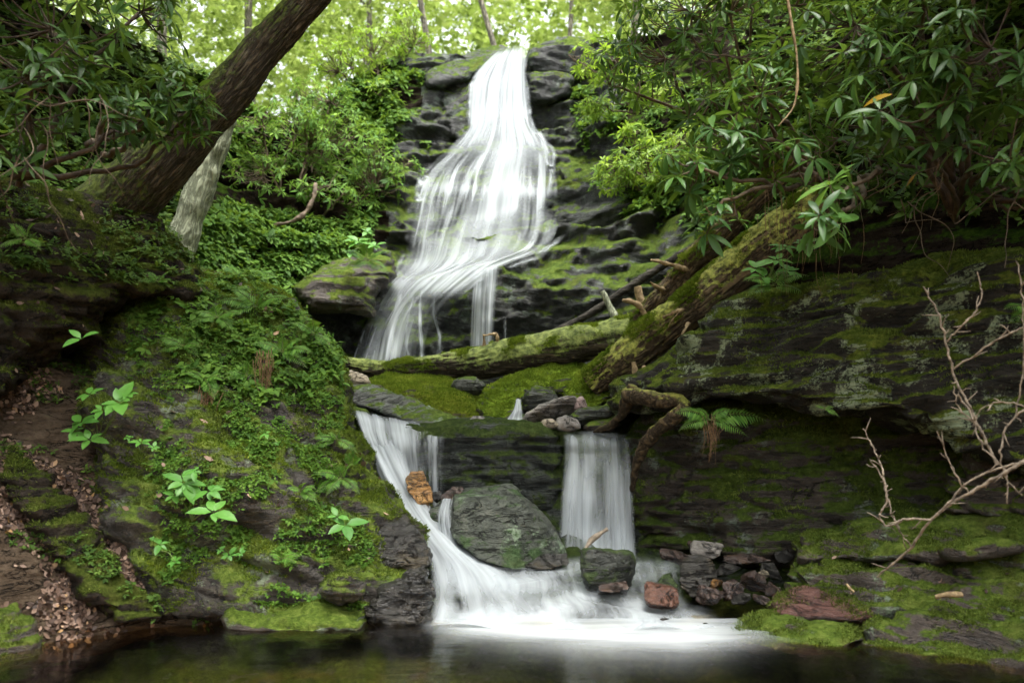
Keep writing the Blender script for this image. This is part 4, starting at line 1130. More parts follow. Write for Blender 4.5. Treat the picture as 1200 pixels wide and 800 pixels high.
# ------------------------------------------------------------------ wood
def log_mesh(pts, rad, n=60, sides=28, jit=(.03, 3.), seed=0., fine_=.012, ridge=None):
    """pts px,py,Y; rad in metres along it"""
    path = smooth_path(PA(pts), n)
    r = np.interp(np.linspace(0, 1, n), np.linspace(0, 1, len(rad)), rad)
    v, fl = tube_arrays(path, r, sides)
    c = np.concatenate([np.repeat(path, sides, 0), path[:1], path[-1:]])
    d = norm(v - c)
    dist = np.linalg.norm(v - c, axis=1)[:, None]
    v = v + d * (fbm(v * jit[1], 4, .5, seed) * jit[0] + fbm(v * 14, 3, .6, seed + 1) * fine_)[:, None] * (dist > 1e-4)
    if ridge:
        amp, fa, fl_ = ridge
        an = np.tile(np.arange(sides) / sides * 2 * np.pi, n)
        ln = np.repeat(np.concatenate([[0], np.cumsum(np.linalg.norm(np.diff(path, axis=0), axis=1))]), sides)
        tw = an + .25 * ln
        rr = np.stack([np.cos(tw) * fa, np.sin(tw) * fa, ln * fl_], 1)
        e = 1 - 2 * np.abs(fbm(rr, 2, .5, seed + 5)) - np.clip(.12 - np.abs(perlin(rr * .6 + 9)), 0, 1) * 4
        v[:n * sides] += d[:n * sides] * (e * amp)[:, None]
    q = fl[0]
    return mesh_np('log', v, [q, np.concatenate(fl[1:])])

def woodparts(root, specs, mat, name='branch_stub', sides=9):
    for k, (pts, rad) in enumerate(specs):
        link(name, log_mesh(pts, [q * .78 for q in rad[:-1]] + [rad[-1] * .5], 20, sides, (.016, 14.), 80. + k, .010), mat, root)

t = thing('fallen_log', P(560, 430, 8.5), 'moss-covered log lying horizontally across the ledge below the upper falls', 'log')
me = log_mesh([(360, 418, 8.7), (390, 424, 8.65), (440, 432, 8.6), (500, 431, 8.5), (560, 424, 8.45), (620, 413, 8.4), (690, 402, 8.35), (750, 388, 8.3)], [.06, .08, .105, .135, .16, .175, .185, .175], 160, 72, (.035, 2.6), 81., .010, (.008, 4., 1.6))
SURF['fallen_log'] = surf(me)
link('trunk', me, M['log_moss'], t)
woodparts(t, [([(566, 410, 8.4), (567, 400, 8.38), (566, 391, 8.36)], [.03, .026, .022]), ([(566, 393, 8.36), (574, 392, 8.36), (582, 390, 8.36)], [.02, .024, .02]), ([(581, 391, 8.36), (583, 398, 8.37), (583, 408, 8.4)], [.018, .016, .014])], M['palewood'])

t = thing('leaning_log', P(702, 440, 7.6), 'thick log with yellow-green moss on top leaning from the ledge up into the right bank', 'log')
me = log_mesh([(692, 450, 7.75), (709, 438, 7.7), (760, 398, 7.6), (810, 360, 7.5), (856, 324, 7.45), (910, 280, 7.4), (960, 238, 7.4)], [.12, .165, .175, .185, .19, .19, .18], 150, 80, (.03, 2.4), 83., .010, (.012, 4., 1.4))
SURF['leaning_log'] = surf(me)
link('trunk', me, M['log_big'], t)
woodparts(t, [([(778, 372, 7.3), (790, 366, 7.22), (802, 362, 7.2)], [.02, .018, .012]), ([(783, 383, 7.3), (790, 372, 7.2), (797, 364, 7.2)], [.012, .014, .008]), ([(794, 406, 7.25), (800, 392, 7.2), (807, 378, 7.25)], [.016, .022, .02])], M['palewood'])

t = thing('broken_log', P(735, 395, 8.1), 'splintered yellowish log with branch stubs lying behind the thick leaning log', 'log')
me = log_mesh([(730, 392, 8.3), (760, 365, 8.2), (790, 335, 8.1), (815, 305, 8.0), (850, 268, 7.9), (890, 228, 7.8), (930, 190, 7.8)], [.06, .09, .11, .12, .10, .08, .07], 120, 60, (.035, 4.), 85., .016, (.016, 4., 1.4))
SURF['broken_log'] = surf(me)
link('trunk', me, M['log_broken'], t)
woodparts(t, [([(806, 316, 7.95), (785, 310, 7.85), (763, 305, 7.8)], [.035, .03, .03]), ([(778, 340, 8.0), (768, 335, 7.95), (762, 330, 7.9)], [.03, .025, .022]), ([(865, 262, 7.85), (858, 235, 7.8), (852, 205, 7.75)], [.03, .026, .024]), ([(838, 262, 7.9), (824, 238, 7.8), (812, 222, 7.75)], [.02, .014, .01]), ([(758, 372, 8.1), (745, 355, 8.05), (730, 352, 8.0)], [.03, .035, .03])], M['palewood'])

def single(name, label, cat, pts, rad, mat, n=40, sides=12, jit=(.01, 6.), seed=90., group=None, fine_=.004):
    me = log_mesh(pts, rad, n, sides, jit, seed, fine_)
    return tag(link(name, me, mat), label, cat, group)
single('pole', 'long thin dark pole leaning from the log up to the right bank', 'branch', [(632, 397, 9.1), (680, 374, 9.0), (740, 335, 8.9), (790, 303, 8.8), (830, 278, 8.7)], [.03, .035, .04, .04, .035], M['pole'], 60, 14)
single('branch', 'grey peeled stick standing up behind the log under the thin pole', 'branch', [(728, 388, 8.6), (722, 374, 8.65), (714, 358, 8.7), (706, 341, 8.7)], [.03, .035, .035, .025], M['pale_bark'])
single('branch', 'short brown stub standing between the pole and the broken log', 'branch', [(754, 362, 8.5), (750, 348, 8.5), (747, 336, 8.5)], [.045, .045, .04], M['palewood'])
single('stick', 'slanting stick caught in front of the right waterfall', 'stick', [(684, 646, 5.95), (692, 634, 6.0), (702, 626, 6.0), (712, 619, 6.0)], [.012, .013, .016, .012], M['deadwood'])
single('stick', 'pale dry stick lying in the dark gap under the leaning log', 'stick', [(755, 430, 7.3), (765, 437, 7.2), (776, 442, 7.2)], [.02, .018, .012], M['palewood'])
single('stick', 'short upright splinter in the dark gap under the leaning log', 'stick', [(743, 446, 7.3), (744, 436, 7.3), (742, 424, 7.3)], [.016, .022, .018], M['palewood'])
single('root', 'mossy root curling down over the stones right of the waterfall lip', 'root', [(742, 452, 6.75), (735, 470, 6.8), (724, 490, 6.95), (712, 500, 7.1), (696, 506, 7.2)], [.05, .05, .035, .025, .02], M['root_moss'], 40, 16, (.02, 6.), 91., None, .008)
single('root', 'thick mossy root running along the front edge of the right ledge', 'root', [(735, 462, 6.8), (752, 466, 6.6), (775, 470, 6.5), (795, 470, 6.45), (806, 478, 6.4)], [.055, .06, .06, .055, .04], M['root_moss'], 40, 16, (.02, 6.), 92., None, .008)
single('root', 'mossy root bending down from the ledge to the right waterfall', 'root', [(806, 474, 6.38), (792, 488, 6.4), (772, 503, 6.5), (756, 520, 6.6), (746, 545, 6.7), (740, 575, 6.8)], [.05, .055, .05, .04, .03, .02], M['root_moss'], 50, 16, (.02, 6.), 93., None, .008)
single('driftwood_chip', 'flat pale orange chip of wood lying on the mossy shelf', 'wood chip', [(1096, 699, 4.72), (1110, 697, 4.7), (1127, 696, 4.7)], [.012, .018, .014], M['palewood'], 16, 8, (.004, 12.))
single('twig', 'small bent twig lying on the mossy shelf left of the dead branch', 'twig', [(992, 684, 5.0), (997, 690, 4.97), (1001, 693, 4.95)], [.008, .009, .006], M['palewood'], 14, 6, (.002, 12.))

# dead branches at the right edge
def kinked(pts, rad, seed):
    rng = np.random.default_rng(int(seed))
    path = smooth_path(PA(pts), max(8, 5 * len(pts)))
    path[1:-1] += rng.normal(0, .0034, (len(path) - 2, 3))
    n = 6 * len(path)
    t = np.linspace(0, 1, n)
    q = np.stack([np.interp(t, np.linspace(0, 1, len(path)), path[:, k]) for k in range(3)], 1)
    r = np.interp(t, np.linspace(0, 1, len(rad)), rad) * .58
    r = r * (1 + .35 * np.exp(-((t * (len(path) - 1) % 1) - .1) ** 2 / .01))
    sp = Soup()
    sp.add(tube_arrays(q, r, 8, (.0016, 40.), seed))
    for k in range(2, len(path) - 1, 2):          # short broken side twigs at the nodes
        if rng.random() < .55:
            d = norm(rng.normal(size=3) + norm(path[k + 1] - path[k]))
            l = rng.uniform(.02, .09)
            sp.add(tube_arrays(np.array([path[k], path[k] + d * l * .6, path[k] + d * l + rng.normal(0, .008, 3)]), [.0038, .003, .0014], 5))
    return sp.mesh('branch')
def branch_thing(name, label, cat, main, subs, mat, seed):
    pts, rad = main
    base = P(*pts[0])
    t = thing(name, base, label, cat)
    link('stem', kinked(pts, rad, seed), mat, t)
    for k, (p_, r_) in enumerate(subs):
        link('twig', kinked(p_, r_, seed + k + 1), mat, t)
    return t
branch_thing('dead_branch', 'bare pale dead branch forking over the mossy shelf at the right edge', 'branch',
    ([(1028, 676, 4.75), (1068, 640, 4.6), (1090, 610, 4.5), (1135, 578, 4.4), (1175, 556, 4.3), (1230, 520, 4.2)], [.008, .011, .013, .014, .016, .018]),
    [([(1090, 609, 4.5), (1060, 609, 4.55), (1040, 616, 4.6), (1030, 606, 4.6), (1038, 590, 4.6), (1036, 560, 4.65), (1026, 530, 4.7), (1011, 502, 4.72)], [.011, .01, .009, .009, .009, .008, .007, .005]),
     ([(1068, 640, 4.6), (1050, 615, 4.58), (1040, 580, 4.6), (1034, 558, 4.6), (1020, 540, 4.6)], [.007, .007, .007, .006, .005]),
     ([(1135, 578, 4.4), (1118, 552, 4.4), (1098, 505, 4.4)], [.007, .006, .004]),
     ([(1100, 600, 4.46), (1140, 562, 4.4), (1180, 545, 4.35), (1225, 535, 4.3)], [.009, .009, .01, .01])], M['deadwood'], 100.)
branch_thing('dead_branch', 'tall thin dead branch with an upright fork near the right edge', 'branch',
    ([(1168, 545, 4.4), (1145, 495, 4.45), (1122, 450, 4.5), (1112, 420, 4.5), (1108, 398, 4.5), (1098, 365, 4.5), (1082, 336, 4.5)], [.012, .012, .011, .010, .009, .008, .006]),
    [([(1110, 400, 4.5), (1125, 384, 4.45), (1145, 362, 4.4), (1150, 340, 4.4), (1145, 318, 4.4)], [.008, .007, .007, .006, .004]),
     ([(1118, 432, 4.5), (1145, 414, 4.4), (1180, 392, 4.3), (1230, 370, 4.2)], [.009, .008, .008, .008]),
     ([(1122, 462, 4.48), (1140, 490, 4.4), (1150, 520, 4.35), (1178, 552, 4.3), (1180, 590, 4.3)], [.008, .007, .007, .006, .005]),
     ([(1148, 500, 4.4), (1120, 470, 4.4), (1118, 452, 4.4)], [.006, .005, .004])], M['deadwood'], 110.)
branch_thing('dead_branch', 'looping dead twig hanging in from the right edge beside the forked branch', 'branch',
    ([(1250, 480, 4.2), (1205, 478, 4.25), (1180, 500, 4.3), (1172, 530, 4.3), (1180, 560, 4.3), (1198, 580, 4.3)], [.009, .008, .008, .007, .006, .005]),
    [([(1190, 490, 4.3), (1198, 440, 4.28), (1200, 380, 4.25), (1196, 330, 4.25), (1190, 305, 4.25)], [.006, .006, .006, .005, .004]), ([(1205, 478, 4.25), (1180, 470, 4.3), (1150, 480, 4.35), (1140, 500, 4.4)], [.006, .006, .005, .004])], M['deadwood'], 120.)

# leaning tree and pale snag on the left
def leafspray(c, axes, n, L, rng, tpl, nl=(6, 10), spread=(55, 100)):
    """rosettes of leaves: returns frames, positions, scales for every leaf"""
    Ms, Ps, Ss, Rn = [], [], [], []
    for k in range(len(c)):
        a = axes[k] / np.linalg.norm(axes[k])
        e1 = norm(np.cross(a, [.31, .52, .79])); e2 = np.cross(a, e1)
        m = rng.integers(nl[0], nl[1] + 1)
        ws = rng.uniform(.62, 1.15)
        th = (np.arange(m) + rng.uniform(0, 1)) * 2.399 + rng.normal(0, .15, m)
        ph = np.radians(rng.uniform(spread[0], spread[1], m) + rng.normal(0, 9))
        d = np.cos(ph)[:, None] * a + np.sin(ph)[:, None] * (np.cos(th)[:, None] * e1 + np.sin(th)[:, None] * e2)
        up = np.sin(ph)[:, None] * a - np.cos(ph)[:, None] * (np.cos(th)[:, None] * e1 + np.sin(th)[:, None] * e2) + np.array([0, 0, .25])
        Ms.append(frames(d, up)); Ps.append(np.repeat(c[k][None], m, 0) + d * L * .06); Ss.append(L * ws * rng.uniform(.55, 1.15, m))
        Rn.append(np.clip(rng.uniform(0, 1) * .6 + rng.uniform(0, .4, m), 0, 1))
    return np.concatenate(Ms), np.concatenate(Ps), np.concatenate(Ss), np.concatenate(Rn)

LEAF_R = leaf_tpl(5, .25, .30, .30, .55)       # long leathery leaf
LEAF_O = leaf_tpl(4, .52, .25, .18, .42)       # ovate
LEAF_S = leaf_tpl(2, .55, .3, .15, .5)         # small simple
LEAF_T = (np.array([(-.32, .45, .06), (0, 0, 0), (.32, .45, .06), (0, 1, -.1)]), [(0, 1, 2, 3)])

def bush(name, label, cat, base, ells, ntip, L, mat, stemmat, seed, tpl=LEAF_R, limbs=5, group=None, nl=(6, 10), r0=.022, out=.55, hang=0., stems=True, lens=None):
    """base: world point; ells: list of (centre, radii, weight) the tips fill"""
    rng = np.random.default_rng(seed)
    base = np.asarray(base, float)
    wts = np.array([e[2] for e in ells], float); wts /= wts.sum()
    k = rng.choice(len(ells), ntip, p=wts)
    d = norm(rng.normal(size=(ntip, 3)))
    r = rng.uniform(.35, 1, ntip) ** .5
    C_ = np.array([e[0] for e in ells]); Rr = np.array([e[1] for e in ells])
    tips = C_[k] + d * r[:, None] * Rr[k]
    t = thing(name, base, label, cat, group)
    sp = Soup()
    # limbs to the ellipsoid centres
    nodes = []
    for e in ells:
        for j in range(max(1, limbs // len(ells))):
            tgt = np.array(e[0]) + rng.normal(0, .35, 3) * np.array(e[1])
            mid = base * .5 + tgt * .5 + rng.normal(0, .12, 3) * np.linalg.norm(tgt - base) * .7
            pth = smooth_path([base + rng.normal(0, .04, 3), mid, tgt], 14)
            pth[1:-1] += rng.normal(0, .012, (12, 3))
            sp.add(tube_arrays(pth, np.linspace(r0, r0 * .45, 14), 7))
            nodes.append(pth[4:])
    nodes = np.concatenate(nodes)
    for i in range(ntip):
        dd = np.linalg.norm(nodes - tips[i], axis=1)
        s = nodes[np.argmin(dd + rng.uniform(0, .08, len(nodes)))]
        mid = s * .5 + tips[i] * .5 + np.array([0, 0, -.12 * dd.min()]) + rng.normal(0, .06, 3) * dd.min()
        if stems: sp.add(tube_arrays(smooth_path([s, mid, tips[i]], 6), np.linspace(r0 * .3, r0 * .14, 6), 4, cap=False))
    link('stems' if False else 'stem', sp.mesh('stem'), stemmat, t)
    ax = norm((tips - C_[k]) / Rr[k]) * out + np.array([0, -.15, .75 - hang]) + rng.normal(0, .25, (ntip, 3))
    Ms, Ps, Ss, Rn = leafspray(tips, ax, ntip, L, rng, tpl, nl, (50, 122))
    Ms[:, :, 0] *= rng.uniform(.75, 1.2, (len(Ms), 1))
    link('foliage', scatter(tpl[0], tpl[1], Ms, Ps, Ss, 'foliage', Rn), mat, t)
    return t

t = thing('leaning_tree', P(120, 262, 6.6), 'thick rough-barked tree leaning to the right over the left bank', 'tree')
me = log_mesh([(95, 290, 6.7), (130, 250, 6.6), (165, 214, 6.5), (212, 169, 6.4), (254, 122, 6.3), (315, 51, 6.2), (376, -17, 6.1), (430, -80, 6.0), (520, -190, 5.9)], [.33, .25, .19, .16, .135, .12, .11, .105, .10], 260, 150, (.022, 2.2), 95., .006, (.011, 5.5, 2.2))
SURF['leaning_tree'] = surf(me)
link('trunk', me, M['bark'], t)
rg = np.random.default_rng(3)
cc = P(560, -330, 5.9)
tip = cc + norm(rg.normal(size=(900, 3))) * rg.uniform(.2, 1, (900, 1)) ** .5 * np.array([2.6, 2.2, 1.3])
Ms, Ps, Ss, Rn = leafspray(tip, np.tile([0, 0, 1.], (900, 1)) + rg.normal(0, .4, (900, 3)), 900, .16, rg, LEAF_O, (5, 8))
link('crown', scatter(LEAF_T[0], LEAF_T[1], Ms, Ps, Ss, 'crown', Rn), M['forest'], t)
single('snag', 'pale grey-green dead trunk standing behind the leaning tree on the left', 'dead tree', [(205, 315, 8.0), (214, 282, 8.0), (227, 240, 8.0), (243, 200, 8.0), (258, 165, 8.0), (274, 125, 8.0)], [.145, .14, .13, .115, .09, .05], M['pale_bark'], 80, 26, (.03, 3.), 96., None, .008)

# ------------------------------------------------------------------ shrubs
B = bush
# right: rhododendrons hanging over the ledge
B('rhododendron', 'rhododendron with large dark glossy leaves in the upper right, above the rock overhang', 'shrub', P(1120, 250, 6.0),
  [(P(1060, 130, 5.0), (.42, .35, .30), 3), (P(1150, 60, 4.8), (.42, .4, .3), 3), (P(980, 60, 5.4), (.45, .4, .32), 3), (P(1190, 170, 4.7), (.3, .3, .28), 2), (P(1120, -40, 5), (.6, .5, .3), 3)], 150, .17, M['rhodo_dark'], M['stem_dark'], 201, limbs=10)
B('rhododendron', 'rhododendron spray with long leaves hanging over the leaning log', 'shrub', P(960, 210, 6.3),
  [(P(800, 200, 5.3), (.16, .2, .16), 2), (P(850, 165, 5.4), (.22, .25, .2), 2.5), (P(900, 110, 5.5), (.3, .3, .25), 3), (P(840, 260, 5.4), (.14, .15, .14), 1.2), (P(930, 190, 5.4), (.2, .25, .16), 1.5)], 74, .16, M['rhodo'], M['stem'], 202, limbs=7)
B('rhododendron', 'rhododendron sprig hanging lowest in front of the right ledge', 'shrub', P(1010, 215, 6.0),
  [(P(965, 260, 4.9), (.10, .12, .06), 1.5), (P(985, 225, 5.0), (.1, .1, .08), 1)], 8, .17, M['rhodo'], M['stem'], 203, limbs=2, hang=.5)
B('rhododendron', 'tall light green rhododendron behind the spray, reaching to the top edge', 'shrub', P(900, 190, 8.0),
  [(P(790, 40, 6.8), (.5, .45, .4), 3), (P(870, 40, 6.6), (.5, .45, .45), 3), (P(740, 80, 7.2), (.3, .4, .3), 1.5), (P(930, -30, 6.4), (.6, .5, .35), 2.5), (P(820, 120, 7.0), (.3, .3, .25), 1.2)], 170, .15, M['rhodo'], M['stem'], 204, limbs=10)
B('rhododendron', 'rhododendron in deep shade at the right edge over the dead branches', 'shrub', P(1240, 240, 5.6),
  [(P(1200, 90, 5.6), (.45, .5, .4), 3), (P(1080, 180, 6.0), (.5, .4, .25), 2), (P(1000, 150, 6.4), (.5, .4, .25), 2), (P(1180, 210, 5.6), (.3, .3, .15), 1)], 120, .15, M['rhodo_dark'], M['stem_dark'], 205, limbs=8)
B('laurel_bush', 'bright yellow-green laurel bush on the cliff right of the upper falls', 'shrub', P(770, 235, 10.3),
  [(P(760, 190, 9.9), (.42, .35, .28), 3), (P(720, 205, 10.1), (.28, .3, .22), 2), (P(810, 175, 9.6), (.4, .35, .3), 2.5), (P(745, 160, 10.2), (.25, .25, .15), 1)], 230, .11, M['bright'], M['stem'], 206, limbs=8, r0=.016)
B('laurel_bush', 'loose light green laurel bush above the dark hollow right of the falls', 'shrub', P(760, 130, 11.2),
  [(P(710, 70, 11.2), (.45, .4, .3), 2), (P(760, 100, 10.8), (.4, .4, .3), 2), (P(700, 125, 11.3), (.22, .25, .14), 1.2)], 150, .12, M['bright'], M['stem'], 207, limbs=6, r0=.016)
# left
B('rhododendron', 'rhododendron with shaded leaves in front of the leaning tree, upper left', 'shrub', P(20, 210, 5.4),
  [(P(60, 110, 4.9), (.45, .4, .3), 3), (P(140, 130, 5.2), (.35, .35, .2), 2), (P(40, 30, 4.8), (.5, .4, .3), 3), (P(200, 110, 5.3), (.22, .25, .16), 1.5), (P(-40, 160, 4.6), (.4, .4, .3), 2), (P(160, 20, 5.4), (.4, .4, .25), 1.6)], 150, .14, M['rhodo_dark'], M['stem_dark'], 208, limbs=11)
B('rhododendron', 'small light rhododendron sprig crossing the trunk of the leaning tree', 'shrub', P(110, 170, 5.9),
  [(P(215, 115, 5.4), (.14, .14, .12), 2), (P(235, 150, 5.4), (.10, .1, .08), 1.2), (P(190, 150, 5.4), (.14, .12, .1), 1)], 22, .13, M['rhodo'], M['stem'], 209, limbs=4)
B('laurel_bush', 'large rounded laurel bush between the leaning tree and the falls', 'shrub', P(345, 265, 11.3),
  [(P(330, 160, 11.2), (.75, .55, .5), 4), (P(400, 170, 11.4), (.7, .5, .5), 4), (P(300, 210, 10.8), (.45, .4, .35), 2), (P(440, 210, 11.5), (.4, .4, .35), 2), (P(370, 120, 11.8), (.5, .4, .35), 2.5), (P(380, 225, 11.0), (.45, .3, .2), 1.3)], 560, .115, M['laurel'], M['stem'], 210, limbs=14, r0=.02, nl=(7, 10))
B('laurel_bush', 'airy yellow-green bush on the bank above the overhanging lip boulder', 'shrub', P(450, 110, 13.2),
  [(P(440, 60, 13.3), (.6, .5, .4), 2), (P(400, 75, 13.0), (.5, .4, .4), 2), (P(480, 40, 13.8), (.5, .5, .35), 1.5), (P(445, 110, 12.8), (.3, .3, .2), 1)], 230, .12, M['bright'], M['stem'], 211, limbs=8)
B('laurel_bush', 'green bush growing on the ledges left of the curtain of the falls', 'shrub', P(450, 240, 12.0),
  [(P(440, 210, 11.9), (.35, .3, .22), 2), (P(425, 250, 11.5), (.3, .3, .2), 2), (P(470, 190, 12.2), (.25, .25, .15), 1)], 130, .10, M['laurel'], M['stem'], 212, limbs=6, r0=.014)
single('branch', 'crooked brown branch in the shadow under the large laurel bush', 'branch', [(318, 266, 10.4), (345, 258, 10.4), (358, 250, 10.45), (366, 235, 10.5), (370, 215, 10.6)], [.03, .032, .03, .028, .02], M['stem'], 60, 12, (.03, 5.), 97., None, .008)

# ------------------------------------------------------------------ ferns and herbs
def fern(label, base, spec, seed, L=.32, group=None, mat='fern'):
    """spec: list of (azimuth deg in the picture plane, length factor, forward lean)"""
    rng = np.random.default_rng(seed)
    base = np.asarray(base, float)
    t = thing('fern', base, label, 'fern', group)
    Ms, Ps, Ss, Rn = [], [], [], []
    sp = Soup()
    for (az, lf, fw) in spec:
        a = R_(az)
        d0 = norm(np.array([math.cos(a), -fw, max(math.sin(a), -.4) + .25]))
        Lf = L * lf
        n = 19
        tt = np.linspace(0, 1, n)
        path = base + d0 * (tt * Lf)[:, None] + np.array([0, 0, -1.]) * (tt ** 2 * Lf * .45)[:, None]
        T = norm(np.gradient(path, axis=0))
        up = norm(np.array([0, -.55, .8]))
        sd = norm(np.cross(T, up))
        sp.add(tube_arrays(path, np.linspace(.003, .001, n), 4, cap=False))
        for s in (-1, 1):
            for i in range(2, n):
                ln = Lf * .30 * (math.sin(math.pi * min(1, tt[i] * .75 + .18)) ** .8 if tt[i] < .43 else (1 - tt[i]) / .57 + .03) * rng.uniform(.88, 1.1)
                dd = norm(sd[i] * s + T[i] * .45 + np.array([0, 0, -.12]))
                Ms.append(frames(dd[None], (np.cross(sd[i], T[i]) + rng.normal(0, .1, 3))[None])); Ps.append(path[i][None]); Ss.append(np.array([ln]))
                Rn.append(np.array([rng.uniform(0, 1)]))
    link('stalk', sp.mesh('stalk'), M['herb_stem'], t)
    tp = leaf_tpl(3, .17, .15, .15, .3)
    link('foliage', scatter(tp[0], tp[1], np.concatenate(Ms), np.concatenate(Ps), np.concatenate(Ss), 'foliage', np.concatenate(Rn)), M[mat], t)
    return t

fern('small drooping fern on the brow of the left bank above hanging dry roots', P(330, 412, 6.05), [(10, 1, .5), (40, .9, .4), (150, .9, .5), (-20, .8, .5), (80, .7, .3), (170, .7, .6)], 301, .30)
fern('fern hanging over the dark hollow in the left bank', P(240, 445, 5.75), [(170, .8, .5), (140, .7, .5), (-60, .9, .7), (20, .8, .5), (200, .6, .6)], 302, .26)
fern('fern on the left bank close to the chute', P(400, 560, 5.75), [(150, .9, .6), (200, .8, .7), (60, .9, .5), (100, .7, .4), (-30, .7, .6), (250, .7, .8)], 303, .26)
fern('upright fern at the edge of the left bank beside the top of the chute', P(412, 545, 5.9), [(75, 1, .3), (110, .8, .3), (45, .7, .3)], 304, .2)
fern('fern with two arching fronds on the front edge of the right ledge', P(832, 492, 6.2), [(155, 1, .15), (12, 1.35, .1), (185, .8, .4), (40, .7, .2), (130, .6, .2), (-15, .8, .4)], 305, .34)
fern('tiny fern in a crack of the right ledge under the overhang', P(966, 478, 5.6), [(160, .8, .5), (-50, .9, .6), (20, .6, .5)], 306, .12)
fern('fern frond by the right edge beside the dead branches', P(1215, 365, 5.1), [(165, 1.3, .3), (190, 1, .3), (140, .8, .3)], 307, .22)
fern('fern on the mossy top of the dark boulder left of the upper falls', P(430, 305, 9.65), [(150, 1, .5), (30, 1, .5), (200, .8, .7), (-30, .9, .7), (90, .8, .2), (250, .7, .8)], 308, .4)
fern('fern among the green plants in front of the pale dead trunk', P(285, 330, 8.3), [(170, 1, .5), (20, 1.1, .5), (130, .9, .4), (60, .8, .4), (-10, .8, .7)], 309, .45)
fern('fern with long fronds on the crest of the left bank below the green slope', P(300, 360, 6.6), [(160, 1, .5), (25, 1.1, .5), (130, .9, .4), (60, .8, .4), (190, .8, .6)], 310, .36)
fern('fern under the overhanging rhododendron on top of the right ledge', P(905, 335, 6.5), [(160, 1, .5), (30, 1, .5), (100, .8, .4), (60, .9, .4), (-10, .8, .6), (190, .8, .6)], 311, .34)
fern('small shaded fern on the dark rock below the upper left rhododendron', P(30, 280, 4.8), [(120, .9, .4), (60, .9, .4), (200, .8, .6), (-20, .8, .6)], 312, .2)

for k, (px, py, Y, L_, lb) in enumerate([(255, 372, 6.15, .26, 'small fern on the brow of the left bank, left of the root tuft'), (368, 392, 6.5, .28, 'bright fern at the top right corner of the left bank beside the log end'),
        (215, 405, 5.95, .22, 'fern at the left end of the left bank brow'), (290, 440, 5.85, .2, 'little fern in a cleft between the two root tufts'), (352, 575, 5.5, .17, 'little fern on the moss face of the left bank'),
        (185, 330, 5.9, .2, 'fern under the foot of the leaning tree'), (372, 455, 6.3, .16, 'tiny fern on the bare moss near the grey slab'), (330, 655, 5.2, .15, 'tiny fern low on the left bank near the long low slab'), (395, 515, 5.95, .2, 'fern above the upright one at the top of the chute')]):
    rg = np.random.default_rng(330 + k)
    fern(lb, P(px, py, Y - .06), [(a + rg.uniform(-15, 15), rg.uniform(.6, 1.05), rg.uniform(.3, .8)) for a in rg.choice([10, 40, 75, 110, 145, 170, 200, -25], rg.integers(4, 7), replace=False)], 340 + k, L_)

def herb(label, base, whorls, L, seed, group=None, nl=(5, 7)):
    """whorls: px, py, Y and size factor of each leaf rosette"""
    rng = np.random.default_rng(seed)
    base = np.asarray(base, float)
    t = thing('herb', base, label, 'plant', group)
    sp = Soup()
    Ms, Ps, Ss, Rn = [], [], [], []
    for (px, py, Y, s) in whorls:
        c = P(px, py, Y)
        mid = base * .5 + c * .5 + np.array([0, .02, .02])
        sp.add(tube_arrays(smooth_path([base, mid, c], 8), np.linspace(.004, .0025, 8), 5, cap=False))
        a = norm(np.array([rng.normal(0, .15), -.62, .75]))
        m, p_, s_, r_ = leafspray(c[None], a[None], 1, L * s, rng, LEAF_O, nl, (65, 95))
        Ms.append(m); Ps.append(p_); Ss.append(s_); Rn.append(r_)
    link('stem', sp.mesh('stem'), M['herb_stem'], t)
    link('foliage', scatter(LEAF_O[0], LEAF_O[1], np.concatenate(Ms), np.concatenate(Ps), np.concatenate(Ss), 'foliage', np.concatenate(Rn)), M['herb'], t)
herb('leafy green herb with tiers of broad leaves on the dark soil slope', P(115, 520, 5.5), [(105, 462, 5.25, 1), (140, 472, 5.25, 1), (120, 480, 5.2, .7), (95, 495, 5.3, .7), (105, 515, 5.25, .9), (88, 505, 5.3, .5), (150, 462, 5.3, .6)], .15, 401)
herb('small green herb right of the tiered one on the soil slope', P(165, 530, 5.4), [(165, 518, 5.25, 1), (150, 512, 5.28, .5), (180, 524, 5.25, .6)], .085, 402)
herb('large-leaved pale green herb on the left bank above the pool', P(225, 610, 5.2), [(250, 600, 4.95, 1.35), (215, 565, 5.1, .85), (205, 580, 5.1, .7), (245, 575, 5.05, .7), (228, 552, 5.1, .6)], .15, 403)
herb('low green herb between the large-leaved one and the pool', P(268, 662, 5.0), [(268, 650, 4.97, 1), (258, 644, 4.98, .7), (282, 648, 4.98, .6)], .075, 404)
herb('small herb with a trailing stem on the soil left of the pale one', P(185, 645, 5.1), [(188, 638, 5.02, .9), (205, 658, 5.0, .7), (180, 632, 5.05, .5)], .08, 405)
herb('herb with three pale drooping leaves on the left bank beside the cascade', P(400, 620, 5.55), [(405, 615, 5.4, 1.1), (395, 605, 5.42, .7)], .12, 406, None, (3, 4))
herb('two-leaved seedling in the dark hollow at the left', P(85, 400, 5.2), [(95, 397, 5.0, 1)], .09, 407, None, (2, 3))
herb('sparse herb on the moss face below the hanging dry roots', P(315, 515, 5.55), [(312, 508, 5.45, 1), (325, 520, 5.45, .6)], .07, 408, None, (4, 6))
herb('wide-leaved plant tangled with the dry roots on top of the right ledge', P(900, 330, 6.4), [(885, 315, 6.2, 1), (910, 305, 6.2, 1), (925, 318, 6.2, .9), (895, 325, 6.15, .8), (920, 290, 6.3, .9), (945, 285, 6.3, .7)], .17, 409)
herb('leafy plant on the boulder by the green slope', P(425, 290, 9.7), [(420, 283, 9.5, 1), (440, 288, 9.5, 1), (430, 272, 9.6, .8), (410, 296, 9.5, .8)], .13, 410)

